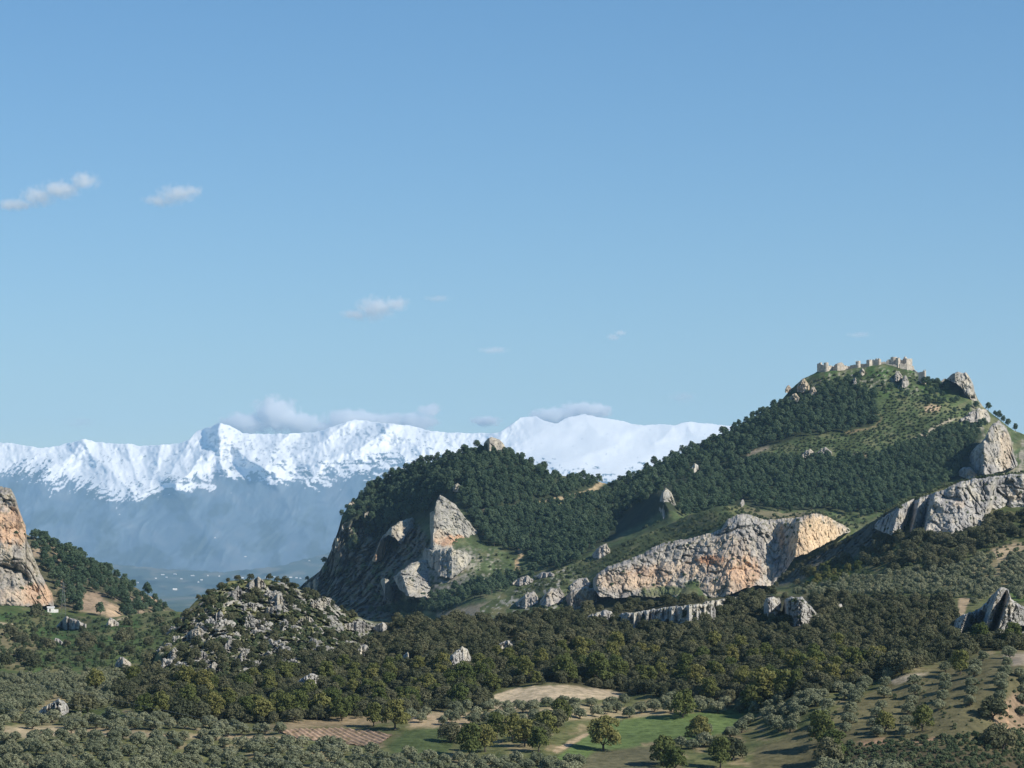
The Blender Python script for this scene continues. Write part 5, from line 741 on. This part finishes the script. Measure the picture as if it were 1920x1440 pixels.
# ------------------------------------------------------------------ houses, pylon, wires
def house(loc, L, D, Hh, rz, label, cat='house', group=None, ridge=1.4, far=False):
    h = empty('white_house', loc, rz); tag(h, label, cat, group)
    bm = bmesh.new(); boxr(bm, 0, 0, -1.5, Hh, L, D, 0); fin('walls', bm, M_white, h, None)
    bm = bmesh.new(); l2, w2 = L / 2 + .3, D / 2 + .3; q = [bm.verts.new(v) for v in ((-l2, -w2, Hh + .02), (l2, -w2, Hh + .02), (l2, w2, Hh + .02), (-l2, w2, Hh + .02), (-l2, 0, Hh + ridge), (l2, 0, Hh + ridge))]
    for f in ((0, 1, 5, 4), (2, 3, 4, 5), (0, 4, 3), (1, 2, 5), (3, 2, 1, 0)): bm.faces.new([q[i] for i in f])
    fin('roof', bm, M_white if far else M_tile, h, None); return h
P = VAL.at(95, 1148); farm = house((P[0], P[1], P[2] + .3), 4.2, 4, 2.6, .25, 'small white farmhouse below the left rock tower', 'house', None, .7, True)
bm = bmesh.new(); boxr(bm, 3.0, -.4, -1, 1.5, 3.2, 2.6, 0); fin('lean_to', bm, M_white, farm, None)
bm = bmesh.new(); boxr(bm, -.6, -2.03, .2, 1.9, .9, .08, 0); fin('door', bm, M_bark, farm, None)
hs = [(252, 1096, 26), (258, 1093, 20), (225, 1087, 16), (292, 1085, 20), (305, 1078, 40), (312, 1083, 20), (328, 1077, 36), (340, 1086, 24), (361, 1080, 40), (378, 1088, 26), (390, 1080, 18), (411, 1081, 16), (372, 1092, 18), (328, 1106, 50), (455, 1084, 28), (500, 1083, 34), (514, 1082, 24), (520, 1084, 30), (532, 1084, 18), (545, 1083, 34), (556, 1084, 26), (563, 1085, 22), (403, 1009, 22), (460, 1044, 26), (213, 1075, 18), (507, 1085, 20), (580, 1052, 18)]
hx = np.array([a[0] for a in hs], float); hy = np.array([a[1] for a in hs], float)
hl = place_labels('distant white', 'house', hx, hy)
for (x, y, s), t in zip(hs, hl):
    u = (fh.fb(x) - y) / 1.0
    if y > 1100: Yh = 15500.0
    elif y < float(np.interp(x, fh.px, fh.top)): Yh = float(sierra.depth(x, y)) - 60
    else: Yh = float(fh.depth(x, y)) - 25
    P = W(np.array(float(x)), np.array(float(y)), np.array(Yh)); house(tuple(P), s * .6 * Yh / 20000, 11, 5.5, rng.uniform(-.4, .4), t, 'house', 'white houses on the far plain', 2.5, True)
def strut(bm, a, b, r):
    a, b = Vector(a), Vector(b); ax = (b - a).normalized(); u = ax.orthogonal().normalized(); v = ax.cross(u); n = 4
    A = [[bm.verts.new(p + (u * math.cos(t) + v * math.sin(t)) * r) for t in [math.pi / 2 * i for i in range(n)]] for p in (a, b)]
    for i in range(n): bm.faces.new((A[0][i], A[0][(i + 1) % n], A[1][(i + 1) % n], A[1][i]))
P = VAL.at(119, 1153); Hp = 62 * P[1] / F; py_ = empty('lattice_pylon', P); tag(py_, 'slender grey lattice pylon standing before the left pine hill', 'pylon')
bm = bmesh.new(); lv = np.linspace(0, Hp, 9); wd = np.interp(lv, [0, Hp * .7, Hp], [1.5, .5, .25])
for i in range(8):
    for sx, sy in ((1, 1), (1, -1), (-1, -1), (-1, 1)):
        strut(bm, (sx * wd[i], sy * wd[i], lv[i]), (sx * wd[i + 1], sy * wd[i + 1], lv[i + 1]), .06); ax_, ay_ = -sy, sx
        strut(bm, (sx * wd[i], sy * wd[i], lv[i]), (ax_ * wd[i + 1], ay_ * wd[i + 1], lv[i + 1]), .035)
fin('lattice', bm, M_steel, py_, None)
for q in (.72, .82, .92):
    bm = bmesh.new(); z = Hp * q; strut(bm, (-2.2, 0, z), (2.2, 0, z), .06); strut(bm, (-2.2, 0, z), (0, 0, z + .9), .05); strut(bm, (2.2, 0, z), (0, 0, z + .9), .05); fin('cross_arm', bm, M_steel, py_, None)
def wire(pts, label):
    p = np.array(pts); u = np.linspace(0, len(p) - 1, 40); q = np.stack([np.interp(u, np.arange(len(p)), p[:, i]) for i in range(3)], -1)
    for _ in range(12): q[1:-1] = (q[:-2] + 2 * q[1:-1] + q[2:]) / 4
    bm = bmesh.new()
    for a, b in zip(q[:-1], q[1:]): strut(bm, a, b, .022)
    o = fin('power_line', bm, M_wire, None, None); tag(o, label, 'power line', 'power lines over the near grove')
for pts, lb in (([(60, 1282), (127, 1294), (260, 1322), (406, 1352), (520, 1374), (640, 1400)], 'uppermost thin power line crossing the olive grove at lower left'), ([(80, 1312), (125, 1318), (236, 1343), (352, 1365), (520, 1396), (690, 1418), (800, 1432)], 'middle thin power line crossing the olive grove at lower left'), ([(-300, 1314), (27, 1326), (150, 1350), (271, 1375), (487, 1418), (640, 1446), (760, 1466)], 'lowest thin power line crossing the olive grove at lower left')):
    a = np.array(pts, float); Yw = np.linspace(790, 640, len(a)); wire([tuple(v) for v in W(a[:, 0], a[:, 1], Yw)], lb)

# ------------------------------------------------------------------ clouds (outside the haze)
def cloud(lobes, Y, dens, label, seed, noise_s=1.0, thick=0.8):
    m = bpy.data.materials.new('cloud'); m.use_nodes = True; n = m.node_tree.nodes; l = m.node_tree.links; n.remove(n['Principled BSDF'])
    L = np.array([[*W(np.array(a), np.array(b), np.array(Y)), rx * Y / F, ry * Y / F] for a, b, rx, ry in lobes]); c0 = L[:, :3].mean(0)
    R_ = L[:, 3].max(); tc = n.new('ShaderNodeTexCoord').outputs['Object']
    t1 = noise(n, l, 1.6 / (R_ * .5) * noise_s, 6, .62, tc); last = None
    for (x, y, z, rx, rz) in L:
        mp = n.new('ShaderNodeMapping'); mp.vector_type = 'POINT'; mp.inputs['Scale'].default_value = (1 / rx, 1 / (rx * thick), 1 / rz); mp.inputs['Location'].default_value = (-(x - c0[0]) / rx, 0, -(z - c0[2]) / rz)
        l.new(tc, mp.inputs[0]); ln = n.new('ShaderNodeVectorMath'); ln.operation = 'LENGTH'; l.new(mp.outputs[0], ln.inputs[0])
        sb = n.new('ShaderNodeMath'); sb.operation = 'SUBTRACT'; sb.inputs[0].default_value = 1.0; l.new(ln.outputs['Value'], sb.inputs[1])
        if last is None: last = sb.outputs[0]
        else:
            mx = n.new('ShaderNodeMath'); mx.operation = 'SMOOTH_MAX'; mx.inputs[2].default_value = .25; l.new(last, mx.inputs[0]); l.new(sb.outputs[0], mx.inputs[1]); last = mx.outputs[0]
    a = n.new('ShaderNodeMath'); a.operation = 'MULTIPLY_ADD'; l.new(t1, a.inputs[0]); a.inputs[1].default_value = 2.2; a.inputs[2].default_value = -1.12
    s = n.new('ShaderNodeMath'); s.operation = 'ADD'; l.new(last, s.inputs[0]); l.new(a.outputs[0], s.inputs[1])
    mr = n.new('ShaderNodeMapRange'); mr.interpolation_type = 'SMOOTHSTEP'; l.new(s.outputs[0], mr.inputs[0]); mr.inputs[1].default_value = 0.0; mr.inputs[2].default_value = 1.15; mr.inputs[3].default_value = 0; mr.inputs[4].default_value = dens / R_
    v = n.new('ShaderNodeVolumePrincipled'); v.inputs['Color'].default_value = (1, 1, 1, 1); v.inputs['Anisotropy'].default_value = 0.0; l.new(mr.outputs[0], v.inputs['Density']); l.new(v.outputs[0], n['Material Output'].inputs['Volume'])
    bm = bmesh.new()
    for (x, y, z, rx, rz) in L:
        mt = Matrix.Translation(Vector((x - c0[0], 0, z - c0[2]))) @ Matrix.Diagonal((rx * 1.1, rx * thick * 1.1, rz * 1.1, 1)); bmesh.ops.create_icosphere(bm, subdivisions=3, radius=1.0, matrix=mt)
    me = bpy.data.meshes.new('cloud'); bm.to_mesh(me); bm.free(); me.materials.append(m); o = bpy.data.objects.new('cloud', me); C.objects.link(o); o.location = c0
    if len(L) > 1:
        rm = o.modifiers.new('merge', 'REMESH'); rm.mode = 'VOXEL'; rm.voxel_size = max(20.0, L[:, 4].min() * .14)
    tag(o, label, 'cloud', 'small clouds in the blue sky'); return o
cloud([(28, 384, 46, 13), (72, 368, 40, 22), (112, 356, 46, 22), (158, 340, 36, 21)], 24000, 3.0, 'long pale cloud slanting up from the left edge of the sky', 1)
cloud([(300, 376, 38, 14), (332, 364, 44, 22), (358, 358, 26, 16)], 24000, 2.4, 'rounded pale cloud right of the long slanting cloud', 2)
cloud([(668, 590, 36, 12), (704, 578, 44, 27), (742, 570, 32, 17)], 32500, 3.4, 'bright lens shaped cloud alone in the middle sky', 3)
cloud([(925, 657, 34, 8)], 38500, 1.6, 'thin flat grey cloud wisp below the middle cloud', 4)
cloud([(1150, 632, 16, 8), (1163, 624, 14, 7)], 38500, 1.6, 'tiny slanting grey cloud wisp right of the middle', 5)
cloud([(820, 560, 30, 8)], 32500, .9, 'very faint wisp just right of the lens shaped cloud', 6)
cloud([(458, 796, 54, 24), (516, 780, 52, 40), (558, 795, 46, 26), (612, 806, 50, 16)], 49500, 22.0, 'white cloud puff behind the left snow peak', 7)
cloud([(655, 789, 62, 24), (712, 793, 72, 22), (778, 793, 50, 20), (806, 768, 26, 14)], 49500, 20.0, 'low white cloud bank behind the middle snow peak', 8)
cloud([(910, 790, 34, 12)], 49500, 8.0, 'small white cloud over the gap left of the broad snow dome', 9)
cloud([(1040, 782, 58, 18), (1090, 773, 54, 22), (1124, 771, 26, 17)], 49500, 20.0, 'flat white cloud cap behind the broad snow dome', 10)
cloud([(1280, 745, 34, 14)], 49500, .8, 'faint cloud wisp over the right end of the snow range', 11)
cloud([(150, 793, 40, 14)], 49500, .6, 'faint cloud wisp over the left snow ridge', 12)
cloud([(1610, 628, 30, 7)], 38500, .9, 'faint grey wisp above the castle', 13)

# ------------------------------------------------------------------ haze round the camera and everything on the ground
bm = bmesh.new(); x0, x1, y0, y1, z0, z1 = -14500, 14500, -500, 47200, -262, 2480
q = [bm.verts.new(v) for v in ((x0, y0, z0), (x1, y0, z0), (x1, y1, z0), (x0, y1, z0), (x0, y0, z1), (x1, y0, z1), (x1, y1, z1), (x0, y1, z1))]
for f in ((3, 2, 1, 0), (4, 5, 6, 7), (0, 1, 5, 4), (1, 2, 6, 5), (2, 3, 7, 6), (3, 0, 4, 7)): bm.faces.new([q[i] for i in f])
me = bpy.data.meshes.new('haze'); bm.to_mesh(me); bm.free(); hz = bpy.data.objects.new('haze', me); C.objects.link(hz); hz['kind'] = 'stuff'; hz['label'] = 'thin blue haze filling the air over the plain'
m = bpy.data.materials.new('haze'); m.use_nodes = True; n = m.node_tree.nodes; n.remove(n['Principled BSDF']); v = n.new('ShaderNodeVolumePrincipled'); v.inputs['Density'].default_value = 2.1e-5; v.inputs['Color'].default_value = (.40, .69, 1.0, 1); v.inputs['Anisotropy'].default_value = 0.0
m.node_tree.links.new(v.outputs[0], n['Material Output'].inputs['Volume']); me.materials.append(m); m.cycles.homogeneous_volume = True
